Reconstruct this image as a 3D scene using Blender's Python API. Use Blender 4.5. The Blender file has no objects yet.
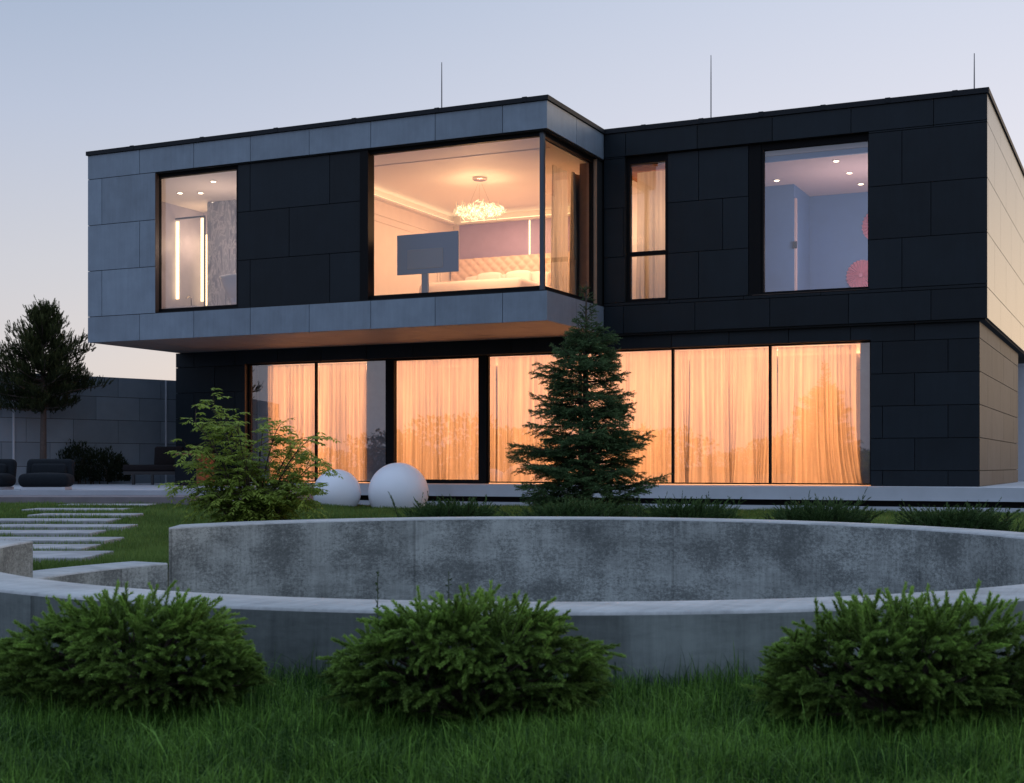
import bpy, bmesh, math, random
import numpy as np
from mathutils import Vector, Matrix

R = math.radians
S = bpy.context.scene
COL = S.collection
YAW = math.atan2(.421, .907)
CA, SA = math.cos(YAW), math.sin(YAW)
CAMZ = 0.9


def site(x, d, z=0.0):
    """garden axes (x across, d away from the lawn's front edge) -> world axes, which follow the house"""
    return (x * CA - d * SA, x * SA + d * CA, z)


def site_np(a):
    b = np.array(a, dtype=float)
    o = b.copy()
    o[..., 0] = b[..., 0] * CA - b[..., 1] * SA
    o[..., 1] = b[..., 0] * SA + b[..., 1] * CA
    return o


# ------------------------------------------------------------------ materials
def new_mat(name):
    m = bpy.data.materials.new(name)
    m.use_nodes = True
    nt = m.node_tree
    for n in list(nt.nodes):
        nt.nodes.remove(n)
    out = nt.nodes.new('ShaderNodeOutputMaterial')
    return m, nt, out


def N(nt, t, **kw):
    n = nt.nodes.new(t)
    for k, v in kw.items():
        if k in ('operation', 'blend_type', 'data_type', 'attribute_name', 'noise_dimensions', 'bands_direction', 'wave_type', 'feature', 'distance', 'clamp', 'interpolation_type'):
            setattr(n, k, v)
        else:
            n.inputs[k].default_value = v
    return n


def rgb(c):
    return (c[0], c[1], c[2], 1.0)


def ramp(nt, stops, interp='LINEAR'):
    r = nt.nodes.new('ShaderNodeValToRGB')
    r.color_ramp.interpolation = interp
    e = r.color_ramp.elements
    while len(e) > 1:
        e.remove(e[-1])
    e[0].position = stops[0][0]
    e[0].color = rgb(stops[0][1]) if not isinstance(stops[0][1], float) else rgb([stops[0][1]] * 3)
    for p, c in stops[1:]:
        k = e.new(p)
        k.color = rgb(c) if not isinstance(c, float) else rgb([c] * 3)
    return r


def simple(name, col, rough=.6, metal=0.0, spec=.5, noise=0.0, scale=6.0, bump=0.0, bscale=40.0, shade=0.0, runs=0.0):
    """principled with mottling (noise), per-face shade variation and bump"""
    m, nt, out = new_mat(name)
    L = nt.links.new
    b = N(nt, 'ShaderNodeBsdfPrincipled', Roughness=rough, Metallic=metal)
    b.inputs['Specular IOR Level'].default_value = spec
    L(b.outputs[0], out.inputs[0])
    tc = N(nt, 'ShaderNodeTexCoord')
    col_out = None
    if noise or shade:
        val = N(nt, 'ShaderNodeMath', operation='ADD')
        val.inputs[0].default_value = 1.0
        val.inputs[1].default_value = 0.0
        if noise:
            n = N(nt, 'ShaderNodeTexNoise', Scale=scale, Detail=6.0, Roughness=.6)
            L(tc.outputs['Object'], n.inputs['Vector'])
            mr = N(nt, 'ShaderNodeMapRange')
            mr.inputs[1].default_value = .25
            mr.inputs[2].default_value = .75
            mr.inputs[3].default_value = 1 - noise
            mr.inputs[4].default_value = 1 + noise
            L(n.outputs[0], mr.inputs[0])
            L(mr.outputs[0], val.inputs[0])
        if runs:
            mp = N(nt, 'ShaderNodeMapping')
            mp.inputs['Scale'].default_value = (5.0, 5.0, .35)
            L(tc.outputs['Object'], mp.inputs[0])
            n3 = N(nt, 'ShaderNodeTexNoise', Scale=2.0, Detail=6.0, Roughness=.7)
            L(mp.outputs[0], n3.inputs['Vector'])
            mr3 = N(nt, 'ShaderNodeMapRange')
            mr3.inputs[1].default_value = .3
            mr3.inputs[2].default_value = .7
            mr3.inputs[3].default_value = 1 - runs
            mr3.inputs[4].default_value = 1 + runs
            L(n3.outputs[0], mr3.inputs[0])
            mm3 = N(nt, 'ShaderNodeMath', operation='MULTIPLY')
            L(mr.outputs[0], mm3.inputs[0])
            L(mr3.outputs[0], mm3.inputs[1])
            L(mm3.outputs[0], val.inputs[0])
        if shade:
            at = N(nt, 'ShaderNodeAttribute', attribute_name='shade')
            mr2 = N(nt, 'ShaderNodeMapRange')
            mr2.inputs[3].default_value = -shade
            mr2.inputs[4].default_value = shade
            L(at.outputs['Fac'], mr2.inputs[0])
            L(mr2.outputs[0], val.inputs[1])
        vm = N(nt, 'ShaderNodeVectorMath', operation='SCALE')
        vm.inputs[0].default_value = col
        L(val.outputs[0], vm.inputs['Scale'])
        L(vm.outputs[0], b.inputs['Base Color'])
    else:
        b.inputs['Base Color'].default_value = rgb(col)
    if bump:
        n2 = N(nt, 'ShaderNodeTexNoise', Scale=bscale, Detail=4.0)
        L(tc.outputs['Object'], n2.inputs['Vector'])
        bp = N(nt, 'ShaderNodeBump', Strength=bump, Distance=.01)
        L(n2.outputs[0], bp.inputs['Height'])
        L(bp.outputs[0], b.inputs['Normal'])
    return m


def foliage(name, dark, light, trans=.35, rough=.55):
    """leaf shader: colour runs dark -> light with the per-face shade, some light passes through"""
    m, nt, out = new_mat(name)
    L = nt.links.new
    at = N(nt, 'ShaderNodeAttribute', attribute_name='shade')
    mx = N(nt, 'ShaderNodeMix', data_type='RGBA')
    mx.inputs[6].default_value = rgb(dark)
    mx.inputs[7].default_value = rgb(light)
    L(at.outputs['Fac'], mx.inputs[0])
    b = N(nt, 'ShaderNodeBsdfPrincipled', Roughness=rough)
    b.inputs['Specular IOR Level'].default_value = .12
    L(mx.outputs[2], b.inputs['Base Color'])
    t = N(nt, 'ShaderNodeBsdfTranslucent')
    L(mx.outputs[2], t.inputs[0])
    ms = N(nt, 'ShaderNodeMixShader')
    ms.inputs[0].default_value = trans
    L(b.outputs[0], ms.inputs[1])
    L(t.outputs[0], ms.inputs[2])
    L(ms.outputs[0], out.inputs[0])
    return m


def glass(name, base=.09, gain=1.6, tint=(.93, .95, .96)):
    m, nt, out = new_mat(name)
    L = nt.links.new
    fr = N(nt, 'ShaderNodeFresnel', IOR=1.5)
    ma = N(nt, 'ShaderNodeMath', operation='MULTIPLY_ADD')
    ma.inputs[1].default_value = gain
    ma.inputs[2].default_value = base
    ma.use_clamp = True
    L(fr.outputs[0], ma.inputs[0])
    t = N(nt, 'ShaderNodeBsdfTransparent')
    t.inputs[0].default_value = rgb(tint)
    g = N(nt, 'ShaderNodeBsdfGlossy', Roughness=0.0)
    g.inputs[0].default_value = (1, 1, 1, 1)
    ms = N(nt, 'ShaderNodeMixShader')
    L(ma.outputs[0], ms.inputs[0])
    L(t.outputs[0], ms.inputs[1])
    L(g.outputs[0], ms.inputs[2])
    L(ms.outputs[0], out.inputs[0])
    return m


def emit(name, col, s):
    m, nt, out = new_mat(name)
    e = N(nt, 'ShaderNodeEmission', Strength=s)
    e.inputs[0].default_value = rgb(col)
    nt.links.new(e.outputs[0], out.inputs[0])
    return m


def sheer(name, col, transp=.12, dens=.3):
    """sheer cloth: weave density varies in narrow vertical bands"""
    m, nt, out = new_mat(name)
    L = nt.links.new
    at = N(nt, 'ShaderNodeAttribute', attribute_name='shade')
    d = N(nt, 'ShaderNodeBsdfDiffuse')
    t = N(nt, 'ShaderNodeBsdfTranslucent')
    tc = N(nt, 'ShaderNodeTexCoord')
    mp = N(nt, 'ShaderNodeMapping')
    mp.inputs['Scale'].default_value = (7.0, 7.0, .25)
    L(tc.outputs['Object'], mp.inputs[0])
    n = N(nt, 'ShaderNodeTexNoise', Scale=1.6, Detail=5.0, Roughness=.65)
    L(mp.outputs[0], n.inputs['Vector'])
    mr = N(nt, 'ShaderNodeMapRange')
    mr.inputs[1].default_value = .3
    mr.inputs[2].default_value = .7
    mr.inputs[3].default_value = 1 - dens
    mr.inputs[4].default_value = 1.0
    L(n.outputs[0], mr.inputs[0])
    mul = N(nt, 'ShaderNodeMath', operation='MULTIPLY')
    L(mr.outputs[0], mul.inputs[0])
    L(at.outputs['Fac'], mul.inputs[1])
    vm = N(nt, 'ShaderNodeVectorMath', operation='SCALE')
    vm.inputs[0].default_value = col
    L(mul.outputs[0], vm.inputs['Scale'])
    L(vm.outputs[0], d.inputs[0])
    L(vm.outputs[0], t.inputs[0])
    m1 = N(nt, 'ShaderNodeMixShader')
    m1.inputs[0].default_value = .72
    L(d.outputs[0], m1.inputs[1])
    L(t.outputs[0], m1.inputs[2])
    tr = N(nt, 'ShaderNodeBsdfTransparent')
    m2 = N(nt, 'ShaderNodeMixShader')
    m2.inputs[0].default_value = transp
    L(m1.outputs[0], m2.inputs[1])
    L(tr.outputs[0], m2.inputs[2])
    L(m2.outputs[0], out.inputs[0])
    return m


def concrete(name, lo, hi, streak=1.0, uv=True, rough=.8, bays=False):
    """cast concrete: blotches, pour bands, vertical runs, pores, shuttering joints"""
    m, nt, out = new_mat(name)
    L = nt.links.new
    tc = N(nt, 'ShaderNodeTexCoord')
    src = tc.outputs['UV'] if uv else tc.outputs['Object']
    b = N(nt, 'ShaderNodeBsdfPrincipled', Roughness=rough)
    b.inputs['Specular IOR Level'].default_value = .35
    L(b.outputs[0], out.inputs[0])
    n1 = N(nt, 'ShaderNodeTexNoise', Scale=1.3, Detail=9.0, Roughness=.68)
    L(src, n1.inputs['Vector'])
    mp = N(nt, 'ShaderNodeMapping')
    mp.inputs['Scale'].default_value = (13.0, .7, 1.0)
    L(src, mp.inputs[0])
    n2 = N(nt, 'ShaderNodeTexNoise', Scale=2.2, Detail=6.0, Roughness=.7)      # vertical runs
    L(mp.outputs[0], n2.inputs['Vector'])
    mp3 = N(nt, 'ShaderNodeMapping')
    mp3.inputs['Scale'].default_value = (1.0, 3.5, 1.0)
    L(src, mp3.inputs[0])
    n3 = N(nt, 'ShaderNodeTexNoise', Scale=2.0, Detail=8.0, Roughness=.75)      # pour bands
    L(mp3.outputs[0], n3.inputs['Vector'])
    n4 = N(nt, 'ShaderNodeTexNoise', Scale=38.0, Detail=3.0)                   # grain
    L(src, n4.inputs['Vector'])
    r1 = ramp(nt, [(.32, 0.0), (.68, 1.0)])
    L(n1.outputs[0], r1.inputs[0])
    r2 = ramp(nt, [(.3, 0.0), (.7, 1.0)])
    L(n2.outputs[0], r2.inputs[0])
    r3 = ramp(nt, [(.38, 0.0), (.6, 1.0)])
    L(n3.outputs[0], r3.inputs[0])
    a = N(nt, 'ShaderNodeMath', operation='MULTIPLY_ADD')
    a.inputs[1].default_value = .50
    L(r1.outputs[0], a.inputs[0])
    a2 = N(nt, 'ShaderNodeMath', operation='MULTIPLY_ADD')
    a2.inputs[1].default_value = .34 * streak
    L(r2.outputs[0], a2.inputs[0])
    L(a2.outputs[0], a.inputs[2])
    a3 = N(nt, 'ShaderNodeMath', operation='MULTIPLY_ADD')
    a3.inputs[1].default_value = .30 * streak
    L(r3.outputs[0], a3.inputs[0])
    L(a3.outputs[0], a2.inputs[2])
    a4 = N(nt, 'ShaderNodeMath', operation='MULTIPLY')
    a4.inputs[1].default_value = .16
    L(n4.outputs[0], a4.inputs[0])
    L(a4.outputs[0], a3.inputs[2])
    fac = a
    if bays:
        # worn dark patches where the laitance has come away, broken up by fine horizontal scratches
        n5 = N(nt, 'ShaderNodeTexNoise', Scale=2.4, Detail=5.0, Roughness=.5)
        L(src, n5.inputs['Vector'])
        mp6 = N(nt, 'ShaderNodeMapping')
        mp6.inputs['Scale'].default_value = (3.0, 4.2, 1.0)
        L(src, mp6.inputs[0])
        n6 = N(nt, 'ShaderNodeTexNoise', Scale=9.0, Detail=10.0, Roughness=.88)
        L(mp6.outputs[0], n6.inputs['Vector'])
        ml = N(nt, 'ShaderNodeMath', operation='MULTIPLY_ADD')
        ml.inputs[1].default_value = .78
        L(n6.outputs[0], ml.inputs[0])
        ml2 = N(nt, 'ShaderNodeMath', operation='MULTIPLY')
        ml2.inputs[1].default_value = .40
        L(n5.outputs[0], ml2.inputs[0])
        L(ml2.outputs[0], ml.inputs[2])
        r6 = ramp(nt, [(.535, 1.0), (.585, .82), (.615, .42), (.70, .20)])
        L(ml.outputs[0], r6.inputs[0])
        fm = N(nt, 'ShaderNodeMath', operation='MULTIPLY')
        L(a.outputs[0], fm.inputs[0])
        L(r6.outputs[0], fm.inputs[1])
        fac = fm
    mx = N(nt, 'ShaderNodeMix', data_type='RGBA')
    mx.inputs[6].default_value = rgb(lo)
    mx.inputs[7].default_value = rgb(hi)
    L(fac.outputs[0], mx.inputs[0])
    last = mx.outputs[2]
    if uv:
        # darker tone per shuttering bay
        sx = N(nt, 'ShaderNodeSeparateXYZ')
        L(src, sx.inputs[0])
        sb = N(nt, 'ShaderNodeMath', operation='SUBTRACT')
        sb.inputs[1].default_value = 1.32
        L(sx.outputs[0], sb.inputs[0])
        dv = N(nt, 'ShaderNodeMath', operation='DIVIDE')
        dv.inputs[1].default_value = 2.45
        L(sb.outputs[0], dv.inputs[0])
        fl = N(nt, 'ShaderNodeMath', operation='FLOOR')
        L(dv.outputs[0], fl.inputs[0])
        wn = nt.nodes.new('ShaderNodeTexWhiteNoise')
        wn.noise_dimensions = '1D'
        L(fl.outputs[0], wn.inputs['W'])
        mr = N(nt, 'ShaderNodeMapRange')
        mr.inputs[3].default_value = .62
        mr.inputs[4].default_value = 1.15
        L(wn.outputs[0], mr.inputs[0])
        fc = N(nt, 'ShaderNodeMath', operation='FRACT')
        L(dv.outputs[0], fc.inputs[0])
        rj = ramp(nt, [(0.0, .62), (.006, .75), (.012, 1.0), (1.0, 1.0)])
        L(fc.outputs[0], rj.inputs[0])
        mm = N(nt, 'ShaderNodeMath', operation='MULTIPLY')
        L(mr.outputs[0], mm.inputs[0])
        L(rj.outputs[0], mm.inputs[1])
        if bays:
            mr.inputs[3].default_value = .88
            mr.inputs[4].default_value = 1.08
            tone = N(nt, 'ShaderNodeMapRange')
            tone.inputs[1].default_value = 57.64
            tone.inputs[2].default_value = 57.70
            tone.inputs[3].default_value = .74
            tone.inputs[4].default_value = 1.20
            L(sx.outputs[0], tone.inputs[0])
            m0 = N(nt, 'ShaderNodeMath', operation='MULTIPLY')
            L(mm.outputs[0], m0.inputs[0])
            L(tone.outputs[0], m0.inputs[1])
            mm = m0
        vs = N(nt, 'ShaderNodeVectorMath', operation='SCALE')
        L(last, vs.inputs[0])
        L(mm.outputs[0], vs.inputs['Scale'])
        last = vs.outputs[0]
    L(last, b.inputs['Base Color'])
    bp = N(nt, 'ShaderNodeBump', Strength=.35, Distance=.006)
    L(a.outputs[0], bp.inputs['Height'])
    L(bp.outputs[0], b.inputs['Normal'])
    return m


def marble(name):
    m, nt, out = new_mat(name)
    L = nt.links.new
    b = N(nt, 'ShaderNodeBsdfPrincipled', Roughness=.15)
    L(b.outputs[0], out.inputs[0])
    tc = N(nt, 'ShaderNodeTexCoord')
    mp = N(nt, 'ShaderNodeMapping')
    mp.inputs['Scale'].default_value = (2, 2, .6)
    L(tc.outputs['Object'], mp.inputs[0])
    n = N(nt, 'ShaderNodeTexNoise', Scale=2.2, Detail=9.0, Roughness=.65, Distortion=1.6)
    L(mp.outputs[0], n.inputs['Vector'])
    r = ramp(nt, [(.3, (.20, .22, .28)), (.47, (.30, .33, .40)), (.51, (.62, .62, .66)), (.55, (.32, .35, .42)), (.75, (.40, .43, .50))])
    L(n.outputs[0], r.inputs[0])
    L(r.outputs[0], b.inputs['Base Color'])
    return m


MT = dict(
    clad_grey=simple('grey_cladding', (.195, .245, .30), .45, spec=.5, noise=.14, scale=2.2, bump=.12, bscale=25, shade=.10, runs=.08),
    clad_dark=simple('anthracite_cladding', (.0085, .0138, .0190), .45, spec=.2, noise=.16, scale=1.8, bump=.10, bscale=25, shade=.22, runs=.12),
    clad_side=simple('glow_lit_side_cladding', (.040, .037, .035), .27, spec=.62, noise=.14, scale=1.8, shade=.16),  # same anthracite panels, lightened and glossier to carry the dusk glow
    clad_side_low=simple('dim_lit_side_cladding', (.060, .060, .064), .5, spec=.03, noise=.14, scale=1.8, shade=.16),  # same panels again, tone set for the weaker glow low down
    clad_wall=simple('garden_wall_panels', (.21, .245, .28), .6, noise=.12, scale=1.5, shade=.14, bump=.1),
    backing=simple('joint_backing', (.006, .007, .008), .9),
    cap=simple('roof_edge_metal', (.012, .014, .018), .6, spec=.2),
    frame=simple('window_frame_black', (.005, .005, .006), .6, spec=.12, noise=.1),
    frame_grey=simple('corner_post_steel', (.06, .075, .095), .35, metal=.4),
    reveal=simple('window_reveal_glow_brown', (.055, .032, .022), .5),  # reflected warm light put into the base colour
    reveal_light=simple('inner_reveal_oak', (.36, .22, .14), .6, noise=.1),
    soffit=simple('soffit_boards', (.27, .24, .22), .6, noise=.08, scale=2, shade=.08),
    terrace=simple('terrace_slab_concrete', (.46, .49, .53), .7, noise=.12, scale=1.2, bump=.15),
    dark_gap=simple('shadow_gap', (.012, .012, .013), .9),
    deck=simple('deck_boards', (.17, .15, .16), .7, noise=.2, scale=3),
    paving=simple('patio_paving', (.36, .38, .42), .75, noise=.12, scale=2),
    slab=simple('stepping_slab_stone', (.31, .31, .315), .85, noise=.38, scale=3.0, bump=.3, bscale=30),
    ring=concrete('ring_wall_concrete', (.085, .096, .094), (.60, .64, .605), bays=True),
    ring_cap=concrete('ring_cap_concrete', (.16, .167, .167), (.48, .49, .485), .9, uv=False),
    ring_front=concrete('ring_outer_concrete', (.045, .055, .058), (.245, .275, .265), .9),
    pit=simple('sunken_floor_gravel', (.16, .16, .16), .9, noise=.3, scale=30),
    soil=simple('lawn_soil', (.018, .026, .011), .95, noise=.4, scale=5, bump=.5, bscale=30),
    warm_wall=simple('warm_plaster', (.78, .70, .62), .7, noise=.04, scale=3),
    white_ceiling=simple('white_ceiling_paint', (.80, .74, .68), .7),
    lilac_wall=simple('lilac_wallpaper', (.36, .29, .46), .6, noise=.05, scale=5),
    blue_wall=simple('blue_wall_paint', (.11, .235, .50), .6, noise=.06, scale=2),
    pink_ceiling=simple('pale_pink_ceiling_paint', (.74, .56, .58), .7),
    bath_wall=simple('bathroom_stone', (.47, .45, .54), .4, noise=.12, scale=2),
    wood_floor=simple('interior_floor', (.30, .20, .13), .5, noise=.15, scale=4),
    pier=simple('grey_blocking_pier', (.27, .31, .37), .5, noise=.1),
    marble=marble('grey_marble'),
    glass=glass('window_glass', base=.07, gain=1.5),
    glass_low=glass('lounge_glass', base=.15, gain=1.7),
    glass_hi=glass('tinted_window_glass', base=.085, gain=1.6),
    led=emit('warm_led', (1.0, .66, .34), 3.2),
    downlight=emit('downlight_lens', (1.0, .78, .52), 9.0),
    crystal=emit('lit_crystal', (1.0, .72, .36), 3.0),
    crystal_dim=emit('dim_crystal', (1.0, .60, .26), 1.3),
    chrome=simple('polished_metal', (.6, .55, .5), .2, metal=1.0),
    curtain=sheer('lounge_sheer', (.95, .86, .74), .08, .42),
    curtain_up=sheer('bedroom_sheer', (.93, .86, .76), .10, .25),
    drape=simple('beige_drape', (.55, .45, .33), .8, noise=.1),
    tufted=simple('cream_upholstery', (.76, .60, .48), .75),
    linen=simple('white_linen', (.80, .72, .66), .85, bump=.2),
    tv=simple('switched_off_screen', (.01, .12, .32), .35, spec=.3),
    tv_back=simple('screen_stand_metal', (.09, .16, .26), .4),
    enamel=simple('white_enamel', (.72, .74, .80), .25),
    mirror=simple('mirror_glass', (.70, .68, .74), .06, metal=1.0),
    pink=simple('pink_paper', (.72, .27, .38), .7, noise=.1),
    orb=simple('white_lamp_shell', (.80, .82, .86), .45, noise=.03, scale=3),
    cushion=simple('charcoal_upholstery', (.011, .014, .018), .9, spec=.15, noise=.2, scale=20, bump=.4, bscale=120),
    brown_cushion=simple('dark_brown_upholstery', (.016, .013, .014), .85, spec=.15, noise=.2, scale=20),
    black_metal=simple('black_powder_coat', (.012, .012, .014), .45),
    corten=simple('rusty_steel', (.30, .12, .055), .75, noise=.25, scale=6),
    pale_wall=simple('pale_render', (.55, .56, .60), .7, noise=.06),
    steel=simple('lightning_rod_steel', (.12, .12, .13), .4, metal=.7),
    bark=simple('spruce_bark', (.050, .036, .026), .9, noise=.35, scale=20, bump=.6),
    pine_bark=simple('pine_bark', (.085, .06, .05), .9, noise=.35, scale=14, bump=.6),
    stem=simple('shrub_stem', (.045, .030, .020), .8, noise=.3, scale=20),
    twig=simple('young_twig', (.05, .045, .02), .8, noise=.3, scale=20),
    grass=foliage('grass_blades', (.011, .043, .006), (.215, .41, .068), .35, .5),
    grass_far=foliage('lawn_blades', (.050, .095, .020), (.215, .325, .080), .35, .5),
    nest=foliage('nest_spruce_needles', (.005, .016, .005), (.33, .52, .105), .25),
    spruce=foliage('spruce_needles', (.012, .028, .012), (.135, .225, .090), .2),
    pine=foliage('pine_needles', (.011, .017, .007), (.135, .155, .055), .2),
    ash=foliage('shrub_leaves', (.040, .080, .012), (.35, .45, .085), .45, .45),
    juniper=foliage('juniper_sprays', (.014, .034, .012), (.085, .150, .050), .25),
    hedge=foliage('hedge_leaves', (.005, .010, .005), (.032, .042, .020), .25),
    wood=foliage('far_wood_leaves', (.010, .016, .008), (.035, .048, .022), .3),
    weed=foliage('weed_leaves', (.02, .04, .01), (.06, .10, .025), .4),
)


# ------------------------------------------------------------------ object helpers
def org_of(parent):
    v = Vector((0, 0, 0))
    while parent is not None:
        v = v + Vector(parent.location)
        parent = parent.parent
    return v


def link(o, parent=None):
    COL.objects.link(o)
    if parent is not None:
        o.parent = parent
    return o


def tag(o, label=None, cat=None, group=None, kind=None):
    if label: o['label'] = label
    if cat: o['category'] = cat
    if group: o['group'] = group
    if kind: o['kind'] = kind
    return o


def empty(name, loc, label=None, cat=None, group=None):
    o = bpy.data.objects.new(name, None)
    o.empty_display_size = .2
    o.location = loc
    COL.objects.link(o)
    return tag(o, label, cat, group)


def mesh_np(name, verts, polys, mat, parent=None, shade=None, smooth=False, loc=None):
    """verts (n,3); polys: list of index tuples or an (m,k) array; world coordinates, kept relative to the parent"""
    verts = np.asarray(verts, dtype=np.float64)
    o0 = np.array(org_of(parent)) if parent is not None else np.zeros(3)
    if loc is not None:
        o0 = o0 + np.array(loc)
    v = verts - o0
    me = bpy.data.meshes.new(name)
    if isinstance(polys, np.ndarray):
        m, k = polys.shape
        me.vertices.add(len(v))
        me.vertices.foreach_set('co', v.astype(np.float32).ravel())
        me.loops.add(m * k)
        me.loops.foreach_set('vertex_index', polys.astype(np.int32).ravel())
        me.polygons.add(m)
        me.polygons.foreach_set('loop_start', (np.arange(m) * k).astype(np.int32))
        me.update(calc_edges=True)
    else:
        me.from_pydata([tuple(p) for p in v], [], polys)
        me.update()
    if shade is not None:
        at = me.attributes.new('shade', 'FLOAT', 'FACE')
        at.data.foreach_set('value', np.asarray(shade, dtype=np.float32))
    if smooth:
        me.polygons.foreach_set('use_smooth', np.ones(len(me.polygons), dtype=bool))
    me.materials.append(MT[mat] if isinstance(mat, str) else mat)
    o = bpy.data.objects.new(name, me)
    if loc is not None:
        o.location = loc
    return link(o, parent)


class MB:
    def __init__(s):
        s.v, s.f, s.s, s.uv = [], [], [], None

    def add(s, vs, fs, sh=.5):
        b = len(s.v)
        s.v += [tuple(p) for p in vs]
        s.f += [tuple(b + i for i in f) for f in fs]
        s.s += [sh] * len(fs)
        return s

    def box(s, x0, x1, y0, y1, z0, z1, sh=.5):
        return s.add([(x0, y0, z0), (x1, y0, z0), (x1, y1, z0), (x0, y1, z0), (x0, y0, z1), (x1, y0, z1), (x1, y1, z1), (x0, y1, z1)],
                     [(0, 3, 2, 1), (4, 5, 6, 7), (0, 1, 5, 4), (1, 2, 6, 5), (2, 3, 7, 6), (3, 0, 4, 7)], sh)

    def obox(s, c, hx, hy, z0, z1, rot=0, sh=.5):
        cr, sr = math.cos(rot), math.sin(rot)
        P = [(c[0] + a * hx * cr - b * hy * sr, c[1] + a * hx * sr + b * hy * cr) for a, b in ((-1, -1), (1, -1), (1, 1), (-1, 1))]
        return s.add([(x, y, z0) for x, y in P] + [(x, y, z1) for x, y in P],
                     [(0, 3, 2, 1), (4, 5, 6, 7), (0, 1, 5, 4), (1, 2, 6, 5), (2, 3, 7, 6), (3, 0, 4, 7)], sh)

    def quad(s, a, b, c, d, sh=.5):
        return s.add([a, b, c, d], [(0, 1, 2, 3)], sh)

    def tube(s, pts, rad, n=8, caps=True, sh=.5):
        pts = [Vector(p) for p in pts]
        if not isinstance(rad, (list, tuple)): rad = [rad] * len(pts)
        vs, fs = [], []
        for i, p in enumerate(pts):
            t = (pts[min(i + 1, len(pts) - 1)] - pts[max(i - 1, 0)]).normalized()
            a = t.orthogonal().normalized() if i == 0 else (a - t * a.dot(t)).normalized()
            b = t.cross(a)
            for k in range(n):
                w = 2 * math.pi * k / n
                vs.append(p + (a * math.cos(w) + b * math.sin(w)) * rad[i])
        for i in range(len(pts) - 1):
            for k in range(n):
                k2 = (k + 1) % n
                fs.append((i * n + k, i * n + k2, (i + 1) * n + k2, (i + 1) * n + k))
        if caps:
            fs.append(tuple(range(n - 1, -1, -1)))
            fs.append(tuple(range((len(pts) - 1) * n, len(pts) * n)))
        return s.add(vs, fs, sh)

    def lathe(s, c, prof, n=32, sx=1, sy=1):
        vs, fs = [], []
        for r, z in prof:
            for k in range(n):
                w = 2 * math.pi * k / n
                vs.append((c[0] + r * sx * math.cos(w), c[1] + r * sy * math.sin(w), c[2] + z))
        for i in range(len(prof) - 1):
            for k in range(n):
                k2 = (k + 1) % n
                fs.append((i * n + k, i * n + k2, (i + 1) * n + k2, (i + 1) * n + k))
        fs.append(tuple(range(n - 1, -1, -1)))
        fs.append(tuple((len(prof) - 1) * n + k for k in range(n)))
        return s.add(vs, fs)

    def rbox(s, c, size, r, rot=(0, 0, 0), seg=4, puff=0.0):
        """rounded (cushion) box"""
        bm = bmesh.new()
        bmesh.ops.create_cube(bm, size=1)
        bmesh.ops.scale(bm, vec=size, verts=bm.verts)
        bmesh.ops.bevel(bm, geom=list(bm.edges), offset=r, segments=seg, profile=.5, affect='EDGES')
        if puff:
            bmesh.ops.subdivide_edges(bm, edges=[e for e in bm.edges if e.calc_length() > min(size) * .5], cuts=5, use_grid_fill=True)
            for v in bm.verts:
                fx = max(0, 1 - (2 * v.co.x / size[0]) ** 2)
                fy = max(0, 1 - (2 * v.co.y / size[1]) ** 2)
                v.co.z += math.copysign(puff * fx * fy, v.co.z)
        from mathutils import Euler
        mtx = Matrix.Translation(c) @ Euler(rot).to_matrix().to_4x4()
        bm.verts.ensure_lookup_table()
        vs = [mtx @ v.co for v in bm.verts]
        fs = [tuple(v.index for v in f.verts) for f in bm.faces]
        bm.free()
        return s.add(vs, fs)

    def build(s, name, mat, parent=None, smooth=False, loc=None):
        return mesh_np(name, s.v, s.f, mat, parent, s.s, smooth, loc)


def smooth_by_angle(o, ang=40):
    me = o.data
    me.polygons.foreach_set('use_smooth', np.ones(len(me.polygons), dtype=bool))
    try:
        me.set_sharp_from_angle(angle=R(ang))
    except Exception:
        pass
    return o


rnd = random.Random(7)


# ------------------------------------------------------------------ camera, world, sun
cam = bpy.data.cameras.new('camera')
co = bpy.data.objects.new('camera', cam)
COL.objects.link(co)
co.location = (0, 0, CAMZ)
co.rotation_euler = (R(90), 0, YAW)
cam.sensor_width = 36
cam.lens = 1375 / 1024 * 36
cam.shift_y = (466 - 391.5) / 1024
cam.clip_end = 3000
cam.clip_start = .05
cam.dof.use_dof = True
cam.dof.focus_distance = 26
cam.dof.aperture_fstop = 9
S.camera = co

SUN_AZ = R(28)      # clockwise from +Y, behind the house to the right
SUN_EL = R(1.5)
w = bpy.data.worlds.new('World')
S.world = w
w.use_nodes = True
nt = w.node_tree
for n in list(nt.nodes): nt.nodes.remove(n)
L = nt.links.new
wout = N(nt, 'ShaderNodeOutputWorld')
bg = N(nt, 'ShaderNodeBackground', Strength=1.0)
L(bg.outputs[0], wout.inputs[0])
tc = N(nt, 'ShaderNodeTexCoord')
nz = N(nt, 'ShaderNodeVectorMath', operation='NORMALIZE')
L(tc.outputs['Generated'], nz.inputs[0])
sx = N(nt, 'ShaderNodeSeparateXYZ')
L(nz.outputs[0], sx.inputs[0])
dp = N(nt, 'ShaderNodeVectorMath', operation='DOT_PRODUCT')
L(nz.outputs[0], dp.inputs[0])
dp.inputs[1].default_value = (math.sin(SUN_AZ), math.cos(SUN_AZ), 0)
r_cool = ramp(nt, [(0, (.62, .585, .59)), (.07, (.655, .63, .645)), (.14, (.60, .61, .67)), (.24, (.48, .54, .68)), (.34, (.35, .44, .60)), (.6, (.50, .64, .90)), (1, (.66, .82, 1.10))])
r_warm = ramp(nt, [(0, (1.5, .95, .52)), (.06, (1.35, .95, .62)), (.13, (.92, .83, .80)), (.21, (.79, .78, .86)), (.34, (.65, .70, .84)), (.6, (.55, .68, .92)), (1, (.66, .82, 1.10))])
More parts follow.
